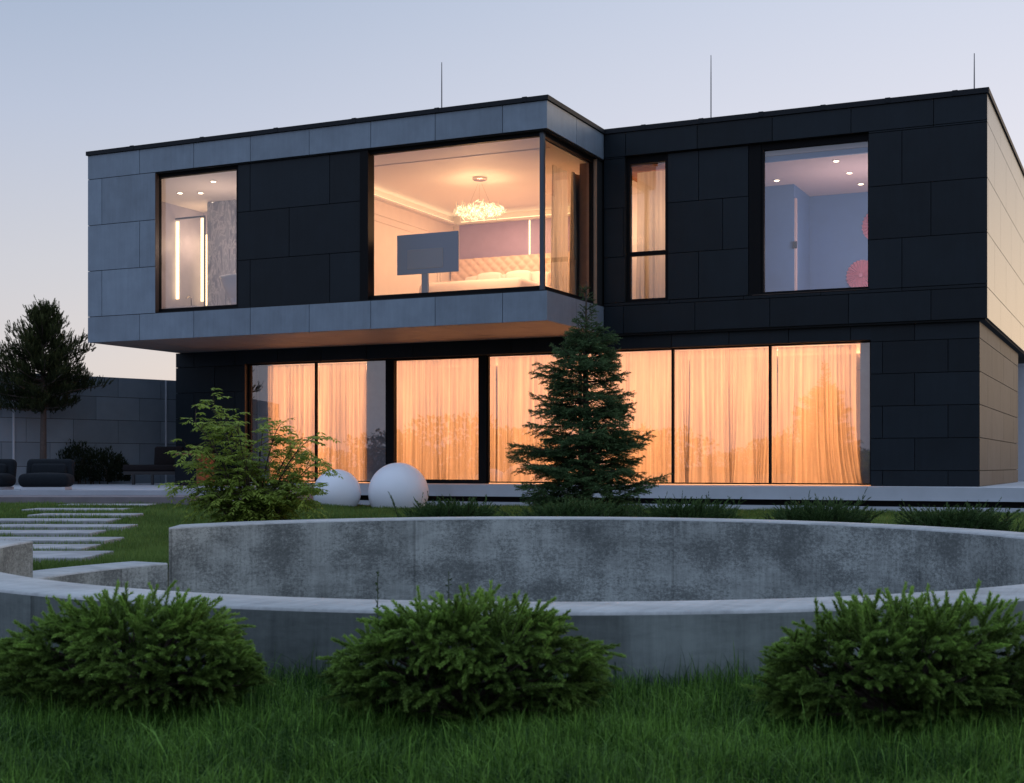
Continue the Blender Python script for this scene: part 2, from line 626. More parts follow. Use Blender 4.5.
r_anti = ramp(nt, [(0, (.36, .38, .48)), (.05, (.46, .46, .56)), (.12, (.52, .53, .66)), (.25, (.44, .54, .78)), (.5, (.46, .62, .92)), (1, (.66, .82, 1.10))])
for r_ in (r_cool, r_warm, r_anti): L(sx.outputs[2], r_.inputs[0])


def sstep(a, b):
    m = N(nt, 'ShaderNodeMapRange', interpolation_type='SMOOTHSTEP')
    m.inputs[1].default_value = a
    m.inputs[2].default_value = b
    L(dp.outputs['Value'], m.inputs[0])
    return m


m1 = sstep(.18, 1.0)
m2 = sstep(.15, -.55)
m3 = sstep(.85, .96)
r_glow = ramp(nt, [(0, (1.7, 1.3, .92)), (.12, (1.5, 1.22, .92)), (.24, (1.0, .92, .84)), (.4, (.62, .68, .82)), (.7, (.6, .74, 1.0)), (1, (.66, .82, 1.10))])
L(sx.outputs[2], r_glow.inputs[0])
mx1 = N(nt, 'ShaderNodeMix', data_type='RGBA')
L(m1.outputs[0], mx1.inputs[0]); L(r_cool.outputs[0], mx1.inputs[6]); L(r_warm.outputs[0], mx1.inputs[7])
mx2 = N(nt, 'ShaderNodeMix', data_type='RGBA')
L(m2.outputs[0], mx2.inputs[0]); mxg = N(nt, 'ShaderNodeMix', data_type='RGBA')
L(m3.outputs[0], mxg.inputs[0]); L(mx1.outputs[2], mxg.inputs[6]); L(r_glow.outputs[0], mxg.inputs[7])
L(mxg.outputs[2], mx2.inputs[6]); L(r_anti.outputs[0], mx2.inputs[7])
sky = nt.nodes.new('ShaderNodeTexSky')
sky.sky_type = 'NISHITA'
sky.sun_disc = False
sky.sun_elevation = SUN_EL
sky.sun_rotation = SUN_AZ
sky_s = N(nt, 'ShaderNodeVectorMath', operation='SCALE')
sky_s.inputs['Scale'].default_value = .015
L(sky.outputs[0], sky_s.inputs[0])
ad = N(nt, 'ShaderNodeVectorMath', operation='ADD')
L(mx2.outputs[2], ad.inputs[0]); L(sky_s.outputs[0], ad.inputs[1])
gm = N(nt, 'ShaderNodeMapRange')
gm.inputs[1].default_value = -.012
gm.inputs[2].default_value = .0
L(sx.outputs[2], gm.inputs[0])
mx3 = N(nt, 'ShaderNodeMix', data_type='RGBA')
mx3.inputs[6].default_value = (.03, .035, .03, 1)
L(gm.outputs[0], mx3.inputs[0]); L(ad.outputs[0], mx3.inputs[7])
L(mx3.outputs[2], bg.inputs[0])

sl = bpy.data.lights.new('sun', 'SUN')
sl.energy = .35
sl.angle = R(14)
sl.color = (1, .70, .42)
so = bpy.data.objects.new('sun', sl)
COL.objects.link(so)
sd = Vector((math.sin(SUN_AZ) * math.cos(R(4)), math.cos(SUN_AZ) * math.cos(R(4)), math.sin(R(4))))
so.rotation_euler = (-sd).to_track_quat('-Z', 'Y').to_euler()
so.location = (20, 40, 30)


def lamp(name, kind, loc, power, col, size=.3, sizey=None, aim=None):
    l = bpy.data.lights.new(name, kind)
    l.energy = power
    l.color = col
    if kind == 'AREA':
        l.shape = 'RECTANGLE'
        l.size = size
        l.size_y = sizey or size
    else:
        l.shadow_soft_size = size
    o = bpy.data.objects.new(name, l)
    o.location = loc
    if aim is not None:
        o.rotation_euler = (Vector(aim) - Vector(loc)).to_track_quat('-Z', 'Y').to_euler()
    COL.objects.link(o)
    return o


# ------------------------------------------------------------------ the house
ZB, ZT = 3.735, 8.04
UL, UM, UR = -22.19, -10.67, -2.83
VL, VR, VG = 24.61, 27.70, 27.85
house = empty('modern_house', (-12.5, 34, 0), 'two-storey dark house with a grey cantilevered box and glowing windows', 'house')


def cells(lo, hi, start, step):
    """joint positions of a panel grid clipped to lo..hi"""
    k = math.ceil((lo - start) / step - 1e-6)
    xs = [lo]
    while start + k * step < hi - .03:
        x = start + k * step
        if x > lo + .03: xs.append(x)
        k += 1
    xs.append(hi)
    return xs


def clad(mb, axis, plane, out, rects, zl, offs, step, thick=.03, gap=.014):
    """rows of cladding panels in brick bond over the rects (a0,a1,z0,z1); axis 'u' runs along the front, 'v' along the side"""
    for a0, a1, z0, z1 in rects:
        zz = [z0] + [z for z in zl if z0 + .02 < z < z1 - .02] + [z1]
        for i in range(len(zz) - 1):
            zm = (zz[i] + zz[i + 1]) / 2
            row = sum(1 for z in zl if z < zm)
            xs = cells(a0, a1, offs[row % len(offs)], step)
            for j in range(len(xs) - 1):
                g0 = gap / 2
                p0, p1 = xs[j] + (g0 if j else 0), xs[j + 1] - (g0 if j < len(xs) - 2 else 0)
                q0, q1 = zz[i] + g0, zz[i + 1] - g0
                sh = rnd.random()
                lo, hi = sorted((plane, plane - out * thick))
                if axis == 'u': mb.box(p0, p1, lo, hi, q0, q1, sh)
                else: mb.box(lo, hi, p0, p1, q0, q1, sh)


ZU = [3.735, 4.33, 5.38, 6.43, 7.49, 8.04]
ZL_ = [.17, .81, 1.45, 2.09, 2.73, 3.37, 3.74]

# --- grey cantilevered box: cladding of the frame
mb = MB()
clad(mb, 'u', VL, -1, [(UL, UM, 7.49, ZT), (UL, UM, ZB, 4.33)], ZU, [-20.69], 1.51)
clad(mb, 'u', VL, -1, [(UL, -20.25, 4.33, 7.49)], ZU, [-21.78, -20.69], 1.51 * 20)
clad(mb, 'v', UM, 1, [(VL + .031, VR - .03, 7.49, ZT), (VL + .031, VR - .03, ZB, 4.33)], ZU, [26.13], 1.51)
clad(mb, 'v', UL, -1, [(VL + .031, 40, ZB, ZT)], ZU, [26.1, 26.9], 1.51)
mb.build('grey_wall', 'clad_grey', house)
# extra joints in the left column are given by short panels
mb = MB()
clad(mb, 'u', VL + .08, -1, [(-18.045, -14.95, 4.345, 7.475)], ZU, [-15.7, -16.72], 2.03)
mb.build('dark_infill_wall', 'clad_dark', house)
# backing and structure of that box
mb = MB()
mb.box(UL + .031, UM - .031, VL + .031, VL + .235, 7.47, 7.99)
mb.box(UL + .031, UM - .031, VL + .031, VL + .235, 3.78, 4.35)
mb.box(UL + .031, -20.34, VL + .031, VL + .235, 4.36, 7.46)
mb.box(-18.03, -14.80, VL + .112, VL + .25, 4.36, 7.46)
mb.box(UM - .30, UM - .031, VL + .24, VR - .0, 7.47, 7.99)
mb.box(UM - .30, UM - .031, VL + .24, VR - .0, 3.78, 4.35)
mb.box(UM - .42, UM - .06, 27.42, VR + .3, 4.36, 7.46)
mb.box(UL + .031, UL + .095, VL + .24, 40, 3.78, 7.99)
mb.build('inner_frame', 'backing', house)
# window reveal, reflected glow painted brown, at the left of the bathroom window
mb = MB()
mb.box(-20.262, -20.248, VL + .002, VL + .125, 4.34, 7.48)
mb.build('window_reveal', 'reveal', house)
mb = MB()
mb.box(-11.118, -10.725, 27.40, 27.418, 4.37, 7.46)
mb.box(-11.118, -11.10, 27.419, 28.3, 4.37, 7.46)
mb.build('window_reveal', 'reveal_light', house)

# --- soffit under the box
mb = MB()
us = [UL + .02, -20.69, -19.19, -17.68, -16.17, -14.66, -13.15, -11.64, UM - .02]
vs_ = [VL + .02, 25.65, 26.7, 27.83]
for i in range(len(us) - 1):
    for j in range(3):
        mb.box(us[i] + .006, us[i + 1] - .006, vs_[j] + .006, vs_[j + 1] - .006, 3.738, 3.776, rnd.random())
mb.build('soffit', 'soffit', house)

# --- dark upper block on the right
mb = MB()
HU0, HU1, HZ0, HZ1 = -10.20, -5.06, 4.40, 7.53
offR = [-5.41, -4.42, -3.89, -4.42, -5.41]
clad(mb, 'u', VR, -1, [(UM, UR, HZ1, ZT), (UM, UR, ZB, HZ0), (UM, HU0, HZ0, HZ1), (HU1, UR, HZ0, HZ1)], ZU, [-5.41 + 0, -3.87, -4.42, -3.87, -4.42], 1.59)
mb.build('dark_wall', 'clad_dark', house)
mb = MB()
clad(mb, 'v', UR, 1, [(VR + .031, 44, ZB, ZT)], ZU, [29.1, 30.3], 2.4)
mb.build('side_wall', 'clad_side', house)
mb = MB()
clad(mb, 'u', VR + .10, -1, [(-9.26, -7.53, 4.42, 7.515)], [4.33, 5.40, 6.47], [-8.07, -8.59], 40)
mb.build('dark_infill_wall', 'clad_dark', house)
mb = MB()
mb.box(UM, UR - .031, VR + .031, VR + .26, HZ1 + .002, 7.99)
mb.box(UM, UR - .031, VR + .031, VR + .26, 3.78, HZ0 - .002)
mb.box(UM + .031, HU0 - .01, VR + .031, VR + .5, HZ0, HZ1)
mb.box(HU1 + .035, UR - .031, VR + .031, VR + .26, HZ0, HZ1)
mb.box(-9.26, -7.28, VR + .132, VR + .26, HZ0, HZ1)
mb.box(UR - .35, UR - .031, VR + .27, 44, 3.78, 7.99)
mb.box(UL + .3, UR - .35, 43.7, 44, 3.78, 7.99)
mb.build('inner_frame', 'backing', house)
mb = MB()
mb.box(UL + .10, UM - .305, VL + .24, VR + .02, 3.782, 4.30)
mb.box(UL + .10, UR - .36, VR + .27, 43.6, 3.782, 4.30)
mb.build('floor_slab', 'backing', house)
# upper underside on the right (overhang of a few centimetres) and roof deck
mb = MB()
mb.box(UM + .0, UR - .04, VR + .04, 44, 3.70, 3.77)
mb.build('overhang', 'backing', house)
mb = MB()
mb.box(UL + .05, UM - .01, VL + .05, VR + .1, 7.992, 8.02)
mb.box(UL + .05, UR - .05, VR + .11, 44, 7.992, 8.02)
mb.build('roof', 'cap', house)
# metal roof edge with seam clips
mb = MB()
e = .035
mb.box(UL - e, UM + e, VL - e, VL + .3, ZT + .003, 8.135)
mb.box(UM - .3, UM + e, VL + .301, VR - e, ZT + .003, 8.133)
mb.box(UM - .1, UR + e, VR - e + .001, VR + .3, ZT + .003, 8.145)
mb.box(UR - .3, UR + e, VR + .301, 44, ZT + .003, 8.143)
mb.box(UL - e, UL + .3, VL + .301, 44, ZT + .003, 8.08)
x = UL + 1.3
while x < UM - .3:
    mb.box(x - .05, x + .05, VL - e - .006, VL + .31, 8.05, 8.146); x += 1.95
x = UM + .9
while x < UR - .2:
    mb.box(x - .05, x + .05, VR - e - .006, VR + .31, 8.06, 8.154); x += 1.27
mb.build('roof_edge', 'cap', house)

# --- lower storey
GZ0, GZ1 = .50, 3.41
GU0, GU1 = -20.16, -5.05
mb = MB()
clad(mb, 'u', VG, -1, [(-22.26, GU0, .5, 3.74), (GU1, -2.98, .5, 3.74), (GU0, GU1, GZ1, 3.74)], ZL_, [-4.20, -4.82], 1.25)
clad(mb, 'v', -22.26, -1, [(VG + .031, 40, .5, 3.74)], ZL_, [29.3, 30.1], 2.5)
mb.build('lower_wall', 'clad_dark', house)
mb = MB()
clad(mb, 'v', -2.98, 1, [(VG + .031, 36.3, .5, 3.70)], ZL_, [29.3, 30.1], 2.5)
mb.build('lower_side_wall', 'clad_side_low', house)
mb = MB()
mb.box(-22.23, GU0 - .002, VG + .031, VG + .5, .5, 3.73)
mb.box(GU1 + .002, -3.012, VG + .031, VG + .5, .5, 3.69)
mb.box(GU0, GU1, VG + .031, VG + .5, GZ1 + .002, 3.735)
mb.box(-3.3, -3.012, VG + .51, 36.25, .5, 3.69)
mb.box(-22.22, -21.9, VG + .51, 40, .5, 3.73)
mb.box(-21.9, -3.3, 36.3, 36.6, .5, 3.69)
mb.build('inner_frame', 'backing', house)


# --- windows: a frame (the part) and its panes (sub-parts)
def window_u(u0, u1, z0, z1, v, fw=.06, depth=.08, mull=(), trans=(), gl='glass', mat='frame', label=None, fwt=None, fwb=None, mw=.05):
    mb = MB()
    ft, fb = fwt or fw, fwb or fw
    mb.box(u0, u0 + fw, v, v + depth, z0, z1)
    mb.box(u1 - fw, u1, v, v + depth, z0, z1)
    mb.box(u0 + fw, u1 - fw, v, v + depth, z1 - ft, z1)
    mb.box(u0 + fw, u1 - fw, v, v + depth, z0, z0 + fb)
    for m in mull: mb.box(m - mw / 2, m + mw / 2, v + .002, v + depth - .002, z0 + fb, z1 - ft)
    for m in trans: mb.box(u0 + fw, u1 - fw, v + .001, v + depth - .001, m - .045, m + .045)
    wn = mb.build('window', mat, house)
    if label: wn['label'] = label
    xs = [u0 + fw] + sum([[m - mw / 2, m + mw / 2] for m in mull], []) + [u1 - fw]
    zs = [z0 + fb] + sum([[m - .045, m + .045] for m in trans], []) + [z1 - ft]
    for i in range(0, len(xs), 2):
        for k in range(0, len(zs), 2):
            p = MB()
            vv = v + depth * .5
            p.quad((xs[i], vv, zs[k]), (xs[i + 1], vv, zs[k]), (xs[i + 1], vv, zs[k + 1]), (xs[i], vv, zs[k + 1]))
            p.build('pane', gl, wn)
    return wn


window_u(-20.335, -18.048, 4.335, 7.485, VL + .13, .08, .10, gl='glass', fwt=.10, fwb=.10, label='left upper window of the bathroom')
# corner window: front, post, side
cw = window_u(-14.80, -10.885, 4.335, 7.485, VL + .13, .0001, .09, gl='glass', fwt=.10, fwb=.11, label='large frameless corner window of the bedroom')
mb = MB()
mb.box(-14.945, -14.745, VL + .05, VL + .30, 4.336, 7.484)
mb.build('jamb', 'frame', cw)
mb = MB()
mb.box(-10.884, -10.80, VL + .131, VL + .215, 4.336, 7.484)
mb.build('corner_post', 'frame_grey', cw)
mb = MB()
us_ = -10.84
mb.box(us_ - .045, us_ + .045, VL + .217, 27.42, 4.335, 4.44)
mb.box(us_ - .045, us_ + .045, VL + .217, 27.42, 7.385, 7.485)
mb.box(us_ - .045, us_ + .045, 27.36, 27.42, 4.44, 7.385)
sw = mb.build('window', 'frame', house)
sw['label'] = 'side half of the bedroom corner window'
p = MB()
p.quad((us_, VL + .217, 4.44), (us_, 27.36, 4.44), (us_, 27.36, 7.385), (us_, VL + .217, 7.385))
p.build('pane', 'glass', sw)
# right block windows
window_u(-10.195, -9.262, 4.405, 7.525, VR + .12, .07, .10, trans=(5.44,), gl='glass', label='narrow upper window with a cross bar', fwt=.16)
window_u(-7.260, -5.045, 4.405, 7.525, VR + .12, .055, .10, gl='glass_hi', fwt=.14, fwb=.07, label='square upper window of the blue room')
mb = MB()
mb.box(-7.51, -7.262, VR + .10, VR + .34, 4.406, 7.524)
mb.build('window_jamb', 'frame', house)
# sill flashing catching light
mb = MB()
mb.box(-7.42, -5.07, VR - .005, VR + .22, 4.403, 4.415)
mb.build('window_sill', 'reveal', house)
# lounge glazing
window_u(-20.155, -16.205, .52, 3.405, VG + .12, .045, .08, mull=(-18.19,), gl='glass_low', fwb=.03, fwt=.03, label='left lounge window', mw=.045)
window_u(-16.203, -13.605, .50, 3.405, VG + .08, .20, .14, gl='glass_low', fwb=.09, fwt=.05, label='black framed sliding lounge door')
window_u(-13.603, -5.055, .52, 3.405, VG + .12, .035, .08, mull=(-11.35, -9.22, -7.12), gl='glass_low', fwb=.03, fwt=.03, label='wide right lounge window', mw=.05)
mb = MB()
mb.box(-20.17, -20.157, VG + .001, VG + .3, .52, 3.405)
mb.build('window_reveal', 'reveal', house)


# ------------------------------------------------------------------ rooms
def room(u0, u1, v0, v1, z0, z1, walls, ceil, floor, t=.08, front=True, right=True):
    mb = MB()
    mb.box(u0 - t, u0, v0, v1, z0, z1)
    if right: mb.box(u1, u1 + t, v0, v1, z0, z1)
    mb.box(u0 - t, u1 + t, v1 + .001, v1 + t, z0, z1)
    mb.build('interior_wall', walls, house)
    mb = MB()
    mb.box(u0 - t, u1 + t, v0, v1 + t, z1 + .001, z1 + .16)
    mb.build('interior_ceiling', ceil, house)
    mb = MB()
    mb.box(u0 - t, u1 + t, v0, v1 + t, z0 - .06, z0 - .001)
    mb.build('interior_floor', floor, house)


def downlight(u, v, z, r=.055):
    mb = MB()
    mb.lathe((u, v, z), [(r * 1.5, -.002), (r * 1.5, -.012), (r * 1.05, -.014), (r, -.006)], 20)
    d = mb.build('downlight', 'white_ceiling', house)
    mb = MB()
    mb.lathe((u, v, z), [(r, -.0145), (r * .9, -.020), (.005, -.022)], 20)
    mb.build('lens', 'downlight', d)
    return d


# bedroom behind the corner window
BZ0, BZ1 = 4.38, 7.39
room(-16.5, -11.02, 24.87, 31.9, BZ0, BZ1, 'warm_wall', 'white_ceiling', 'wood_floor', right=False)
mb = MB()
mb.box(-10.98, -10.9, 27.75, 31.9, BZ0, BZ1)
mb.build('interior_wall', 'warm_wall', house)
mb = MB()                                                   # lilac wallpapered back wall
mb.box(-16.30, -11.0, 31.86, 31.895, BZ0, BZ1 - .2)
mb.build('wallpaper', 'lilac_wall', house)
mb = MB()                                                   # ceiling tray: raised strip near the glass
mb.box(-16.5, -11.1, 25.72, 25.76, BZ1 - .012, BZ1 - .001)
mb.box(-16.499, -16.33, 25.13, 31.85, BZ1 - .24, BZ1 - .19)      # cornice shelf that hides the strip light
mb.box(-16.32, -11.0, 31.70, 31.855, BZ1 - .24, BZ1 - .19)
mb.build('cornice', 'white_ceiling', house)
mb = MB()
mb.box(-16.48, -16.38, 25.2, 31.7, BZ1 - .188, BZ1 - .165)
mb.box(-16.2, -11.1, 31.76, 31.84, BZ1 - .188, BZ1 - .165)
mb.build('light_strip', 'led', house)
mb = MB()
mb.box(-14.305, -14.275, 31.835, 31.858, 5.9, BZ1 - .25)
mb.build('light_strip', 'led', house)
mb = MB()                                                   # wall mouldings on the left wall


def frame_v(mb, u, v0, v1, z0, z1, wd=.05):
    mb.box(u, u + .03, v0, v1, z0, z0 + wd)
    mb.box(u, u + .03, v0, v1, z1 - wd, z1)
    mb.box(u, u + .03, v0, v0 + wd, z0 + wd, z1 - wd)
    mb.box(u, u + .03, v1 - wd, v1, z0 + wd, z1 - wd)


for v0, v1 in ((25.4, 26.9), (27.3, 31.2)):
    frame_v(mb, -16.497, v0, v1, 4.6, 6.86)
    frame_v(mb, -16.497, v0 + .18, v1 - .18, 4.78, 6.68, .03)
mb.build('wall_moulding', 'warm_wall', house)
lamp('bedroom_lamp', 'POINT', (-13.7, 27.75, 6.45), 290, (1, .52, .25), .35)
lamp('bedroom_fill_lamp', 'AREA', (-13.6, 30.2, 7.22), 120, (1, .55, .30), 3.0, 1.5, (-13.6, 30.2, 0))

# bathroom
HZ = 7.39
room(-22.0, -17.6, 24.87, 28.6, BZ0, HZ, 'bath_wall', 'white_ceiling', 'bath_wall')
downlight(-19.36, 25.55, HZ); downlight(-20.9, 26.3, HZ); downlight(-20.45, 26.5, HZ); downlight(-20.9, 27.6, HZ)
mb = MB()
mb.box(-21.06, -20.22, 27.55, 28.55, BZ0, 7.388)
mb.build('marble_pillar', 'marble', house)
mb = MB()
mb.box(-21.19, -21.13, 27.46, 27.50, 4.95, 7.0)
mb.box(-21.98, -21.90, 27.50, 27.53, 5.05, 6.98)
mb.box(-21.9, -21.75, 28.52, 28.56, 5.0, 6.8)
mb.box(-21.72, -21.25, 28.52, 28.56, 6.72, 6.76)
mb.build('light_strip', 'led', house)
mb = MB()
mb.box(-21.98, -21.08, 27.47, 27.50, 7.02, 7.06)
mb.box(-21.10, -21.07, 27.47, 27.50, 4.6, 7.02)
sc_ = mb.build('glass_partition', 'frame_grey', house)
lamp('bathroom_lamp', 'POINT', (-19.6, 26.2, 6.1), 52, (1, .70, .54), .25)
lamp('bathroom_niche_lamp', 'POINT', (-21.5, 28.0, 6.5), 16, (1, .64, .38), .15)

# narrow-window room
room(-10.6, -8.72, 27.98, 31.5, BZ0, 7.36, 'warm_wall', 'corten', 'wood_floor')
lamp('landing_lamp', 'POINT', (-9.7, 29.6, 6.3), 55, (1, .60, .34), .25)

# blue room
room(-8.55, -3.4, 27.98, 32.6, BZ0, 7.30, 'blue_wall', 'pink_ceiling', 'wood_floor')
mb = MB()
mb.box(-8.54, -7.33, 31.0, 32.58, BZ0, 7.298)
mb.build('closet_wall', 'blue_wall', house)
mb = MB()
mb.box(-8.5, -3.45, 28.02, 28.10, 7.19, 7.298)
mb.build('bulkhead', 'blue_wall', house)
mb = MB()
mb.box(-7.329, -7.285, 31.02, 31.12, BZ0, 6.98)
mb.build('door_jamb', 'pink_ceiling', house)
mb = MB()
mb.box(-7.35, -7.26, 30.96, 30.985, 5.83, 5.99)
mb.build('door_handle', 'chrome', house)
for u, v in ((-5.97, 29.0), (-5.95, 30.3), (-5.95, 31.6), (-7.58, 30.4), (-4.3, 29.6)): downlight(u, v, 7.30)
lamp('blue_room_lamp', 'POINT', (-5.6, 30.0, 5.6), 95, (1, .80, .74), .3)

# lounge
room(-20.1, -5.1, 28.42, 36.2, .5, 3.40, 'warm_wall', 'white_ceiling', 'wood_floor')
for u0, u1, v in ((-16.98, -16.36, 28.34), (-20.15, -19.76, 28.40), (-5.36, -5.06, 28.40)):  # added piers that block the lit room behind bare glass strips
    mb = MB(); mb.box(u0, u1, v, v + .08, .51, 3.399); mb.build('blocking_pier', 'pier', house)
for u0, u1 in ((-19.55, -17.0), (-7.9, -5.68)):
    mb = MB(); mb.box(u0, u1, 28.46, 28.49, 3.32, 3.345); mb.build('light_strip', 'led', house)
WARM = (1, .385, .145)
for i, u in enumerate((-18.4, -15.2, -12.0, -8.9, -6.5)):
    lamp('lounge_lamp', 'AREA', (u, 31.2, 2.9), 178 * (1.12, .9, 1.05, .92, 1.12)[i], WARM, 2.4, 1.6, (u, 28.4, 1.3))
lamp('lounge_ceiling_lamp', 'AREA', (-12.6, 29.3, 3.36), 135, (1, .50, .24), 14.0, .5, (-12.6, 29.0, 0))

# lightning rods
for u, v, zt in ((-14.25, 27.0, 9.85), (-8.98, 30.0, 10.16), (-3.21, 29.0, 9.2)):
    mb = MB()
    mb.tube([(u, v, 8.02), (u, v, zt - .5), (u, v, zt)], [.016, .013, .009], 6)
    mb.lathe((u, v, 8.021), [(.09, 0), (.09, .04), (.03, .07)], 12)
    mb.build('lightning_rod', 'steel', house)


# ------------------------------------------------------------------ curtains
def curtain(name, u0, u1, v, z0, z1, mat, label, group, amp=.035, wl=.13, seed=1, axis='u', flare=0.0, shade_amp=.24):
    rg = np.random.default_rng(seed)
    n = max(8, int(abs(u1 - u0) / .012))
    m = 26
    s = np.linspace(0, 1, n)
    x = u0 + (u1 - u0) * s
    ph = np.cumsum(1 + .55 * np.interp(s, np.linspace(0, 1, max(4, int(abs(u1 - u0) / .25))), rg.normal(size=max(4, int(abs(u1 - u0) / .25)))).clip(-1.4, 1.4))
    ph = ph / ph[-1] * (abs(u1 - u0) / wl) * 2 * math.pi
    ampv = amp * (1 + .5 * np.interp(s, np.linspace(0, 1, 23), rg.normal(size=23))).clip(.3, 2)
    drift = np.interp(s, np.linspace(0, 1, 15), rg.normal(size=15)) * .05
    pts = np.zeros((m, n, 3))
    for j in range(m):
        t = j / (m - 1)                      # 0 top .. 1 bottom
        k = .45 + .55 * min(1, t * 2)
        fl = t * t
        off = ampv * k * np.sin(ph + .9 * t * np.interp(s, np.linspace(0, 1, 9), rg_b(seed, 9)))
        xx = x + drift * fl + flare * fl * fl * s
        if axis == 'u':
            pts[j] = np.stack([xx, v + off, np.full(n, z1 + (z0 - z1) * t)], 1)
        else:
            pts[j] = np.stack([v + off, xx, np.full(n, z1 + (z0 - z1) * t)], 1)
    idx = np.arange(m * n).reshape(m, n)
    f = np.stack([idx[:-1, :-1], idx[:-1, 1:], idx[1:, 1:], idx[1:, :-1]], -1).reshape(-1, 4)
    # fold shading painted into the cloth tone: darker edge-on, plus random bands
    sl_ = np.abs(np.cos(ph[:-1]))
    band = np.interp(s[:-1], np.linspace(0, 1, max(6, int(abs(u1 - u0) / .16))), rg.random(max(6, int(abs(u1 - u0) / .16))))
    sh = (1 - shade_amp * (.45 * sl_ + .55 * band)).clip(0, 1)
    sh = np.tile(sh, (m - 1, 1)).reshape(-1)
    base = ((u0 + u1) / 2, v, z0) if axis == 'u' else (v, (u0 + u1) / 2, z0)
    o = mesh_np(name, pts.reshape(-1, 3), f, mat, None, sh, True, loc=base)
    return tag(o, label, 'curtain', group)


def rg_b(seed, n):
    return np.random.default_rng(seed + 99).normal(size=n)


LG = 'sheer curtains along the lounge glazing'
curtain('sheer_curtain', -19.80, -18.30, 28.30, .52, 3.37, 'curtain', 'leftmost orange-lit sheer curtain, behind the leafy shrub', LG, seed=3)
curtain('sheer_curtain', -18.28, -16.96, 28.28, .52, 3.37, 'curtain', 'orange-lit sheer curtain directly above the small white globe', LG, seed=4)
curtain('sheer_curtain', -16.34, -13.55, 28.30, .52, 3.37, 'curtain', 'orange-lit sheer curtain inside the black framed sliding door', LG, seed=5)
curtain('sheer_curtain', -13.5, -11.0, 28.29, .52, 3.37, 'curtain', 'orange-lit sheer curtain partly behind the left side of the spruce tree', LG, seed=6)
curtain('sheer_curtain', -10.98, -8.95, 28.30, .52, 3.37, 'curtain', 'orange-lit sheer curtain just right of the spruce tree', LG, seed=7, amp=.032)
curtain('sheer_curtain', -8.93, -7.05, 28.28, .52, 3.37, 'curtain', 'orange-lit sheer curtain second from the right end of the glazing', LG, seed=8, amp=.034)
curtain('sheer_curtain', -7.03, -5.42, 28.30, .52, 3.37, 'curtain', 'rightmost orange-lit sheer curtain with its hem flaring to the right', LG, seed=9, amp=.032, flare=.17)
UG = 'curtains at the upper windows'
curtain('sheer_curtain', -10.22, -9.5, 28.55, 4.4, 7.34, 'curtain_up', 'pale sheer curtain in the narrow upper window', UG, seed=12, amp=.03, wl=.2)
curtain('drape', 27.2, 28.1, -11.22, 4.4, 7.2, 'drape', 'beige drape at the right end of the bedroom corner window', UG, seed=13, axis='v', amp=.05, wl=.15)
curtain('drape', 26.4, 27.15, -11.32, 4.4, 7.2, 'curtain_up', 'thin pale sheer hanging beside the beige bedroom drape', UG, seed=14, axis='v', amp=.03, wl=.14)

# ------------------------------------------------------------------ furniture seen through the windows
bed = empty('bed', (-14.6, 30.4, BZ0), 'cream bed with a tall buttoned headboard under the chandelier', 'bed')
nx, nzz = 112, 66
X, Z = np.meshgrid(np.linspace(-16.45, -12.9, nx), np.linspace(4.6, 6.24, nzz))
dia = np.abs(np.sin((X / .26 + Z / .26) * math.pi / 1.0)) * np.abs(np.sin((X / .26 - Z / .26) * math.pi / 1.0))
Y = 31.70 - .05 * np.sqrt(dia)
P = np.stack([X, Y, Z], -1).reshape(-1, 3)
idx = np.arange(nx * nzz).reshape(nzz, nx)
f = np.stack([idx[:-1, :-1], idx[:-1, 1:], idx[1:, 1:], idx[1:, :-1]], -1).reshape(-1, 4)
mesh_np('headboard', P, f, 'tufted', bed, np.full(len(f), .5), True)
mb = MB(); mb.rbox((-14.6, 30.3, 4.74), (2.7, 2.5, .5), .08)
mb.build('base', 'tufted', bed, True)
mb = MB(); mb.rbox((-14.6, 30.25, 5.12), (2.75, 2.5, .34), .13, puff=.05)
mb.build('duvet', 'linen', bed, True)
for px_, vz, r_, w_ in ((-15.45, 31.25, -.9, .8), (-14.65, 31.28, -.95, .8), (-13.85, 31.2, -.85, .75), (-15.0, 30.95, -.7, .7), (-14.2, 30.95, -.7, .7)):
    mb = MB(); mb.rbox((px_, vz, 5.48), (w_, .16, .46), .07, rot=(r_ + .5, 0, 0), puff=.05)
    mb.build('pillow', 'linen', bed, True)
tv = empty('television', (-14.05, 25.9, BZ0), 'flat blue-grey screen on a stand behind the corner window', 'television')
mb = MB(); mb.rbox((-14.01, 25.9, 5.445), (1.48, .05, .86), .012, seg=2); mb.build('screen', 'tv', tv)
mb = MB(); mb.rbox((-14.05, 25.862, 5.33), (.86, .03, .42), .01, seg=2); mb.build('rear_housing', 'tv_back', tv)
mb = MB(); mb.box(-14.17, -14.02, 25.92, 25.97, 4.42, 5.02); mb.build('post', 'tv_back', tv)
mb = MB(); mb.box(-14.5, -13.6, 25.75, 26.15, 4.382, 4.42); mb.build('base', 'tv_back', tv)
ch = empty('chandelier', (-13.68, 27.75, BZ1), 'glittering crystal chandelier hanging in the corner bedroom', 'chandelier')
mb = MB(); mb.lathe((-13.68, 27.75, BZ1), [(.17, -.002), (.17, -.05), (.14, -.065)], 24); mb.build('canopy', 'chrome', ch)
mb = MB()
for a in range(3):
    mb.tube([(-13.68 + .05 * math.cos(a * 2.1), 27.75 + .05 * math.sin(a * 2.1), 7.24), (-13.68 + .3 * math.cos(a * 2.1), 27.75 + .3 * math.sin(a * 2.1), 6.7)], .003, 5)
mb.build('suspension', 'chrome', ch)
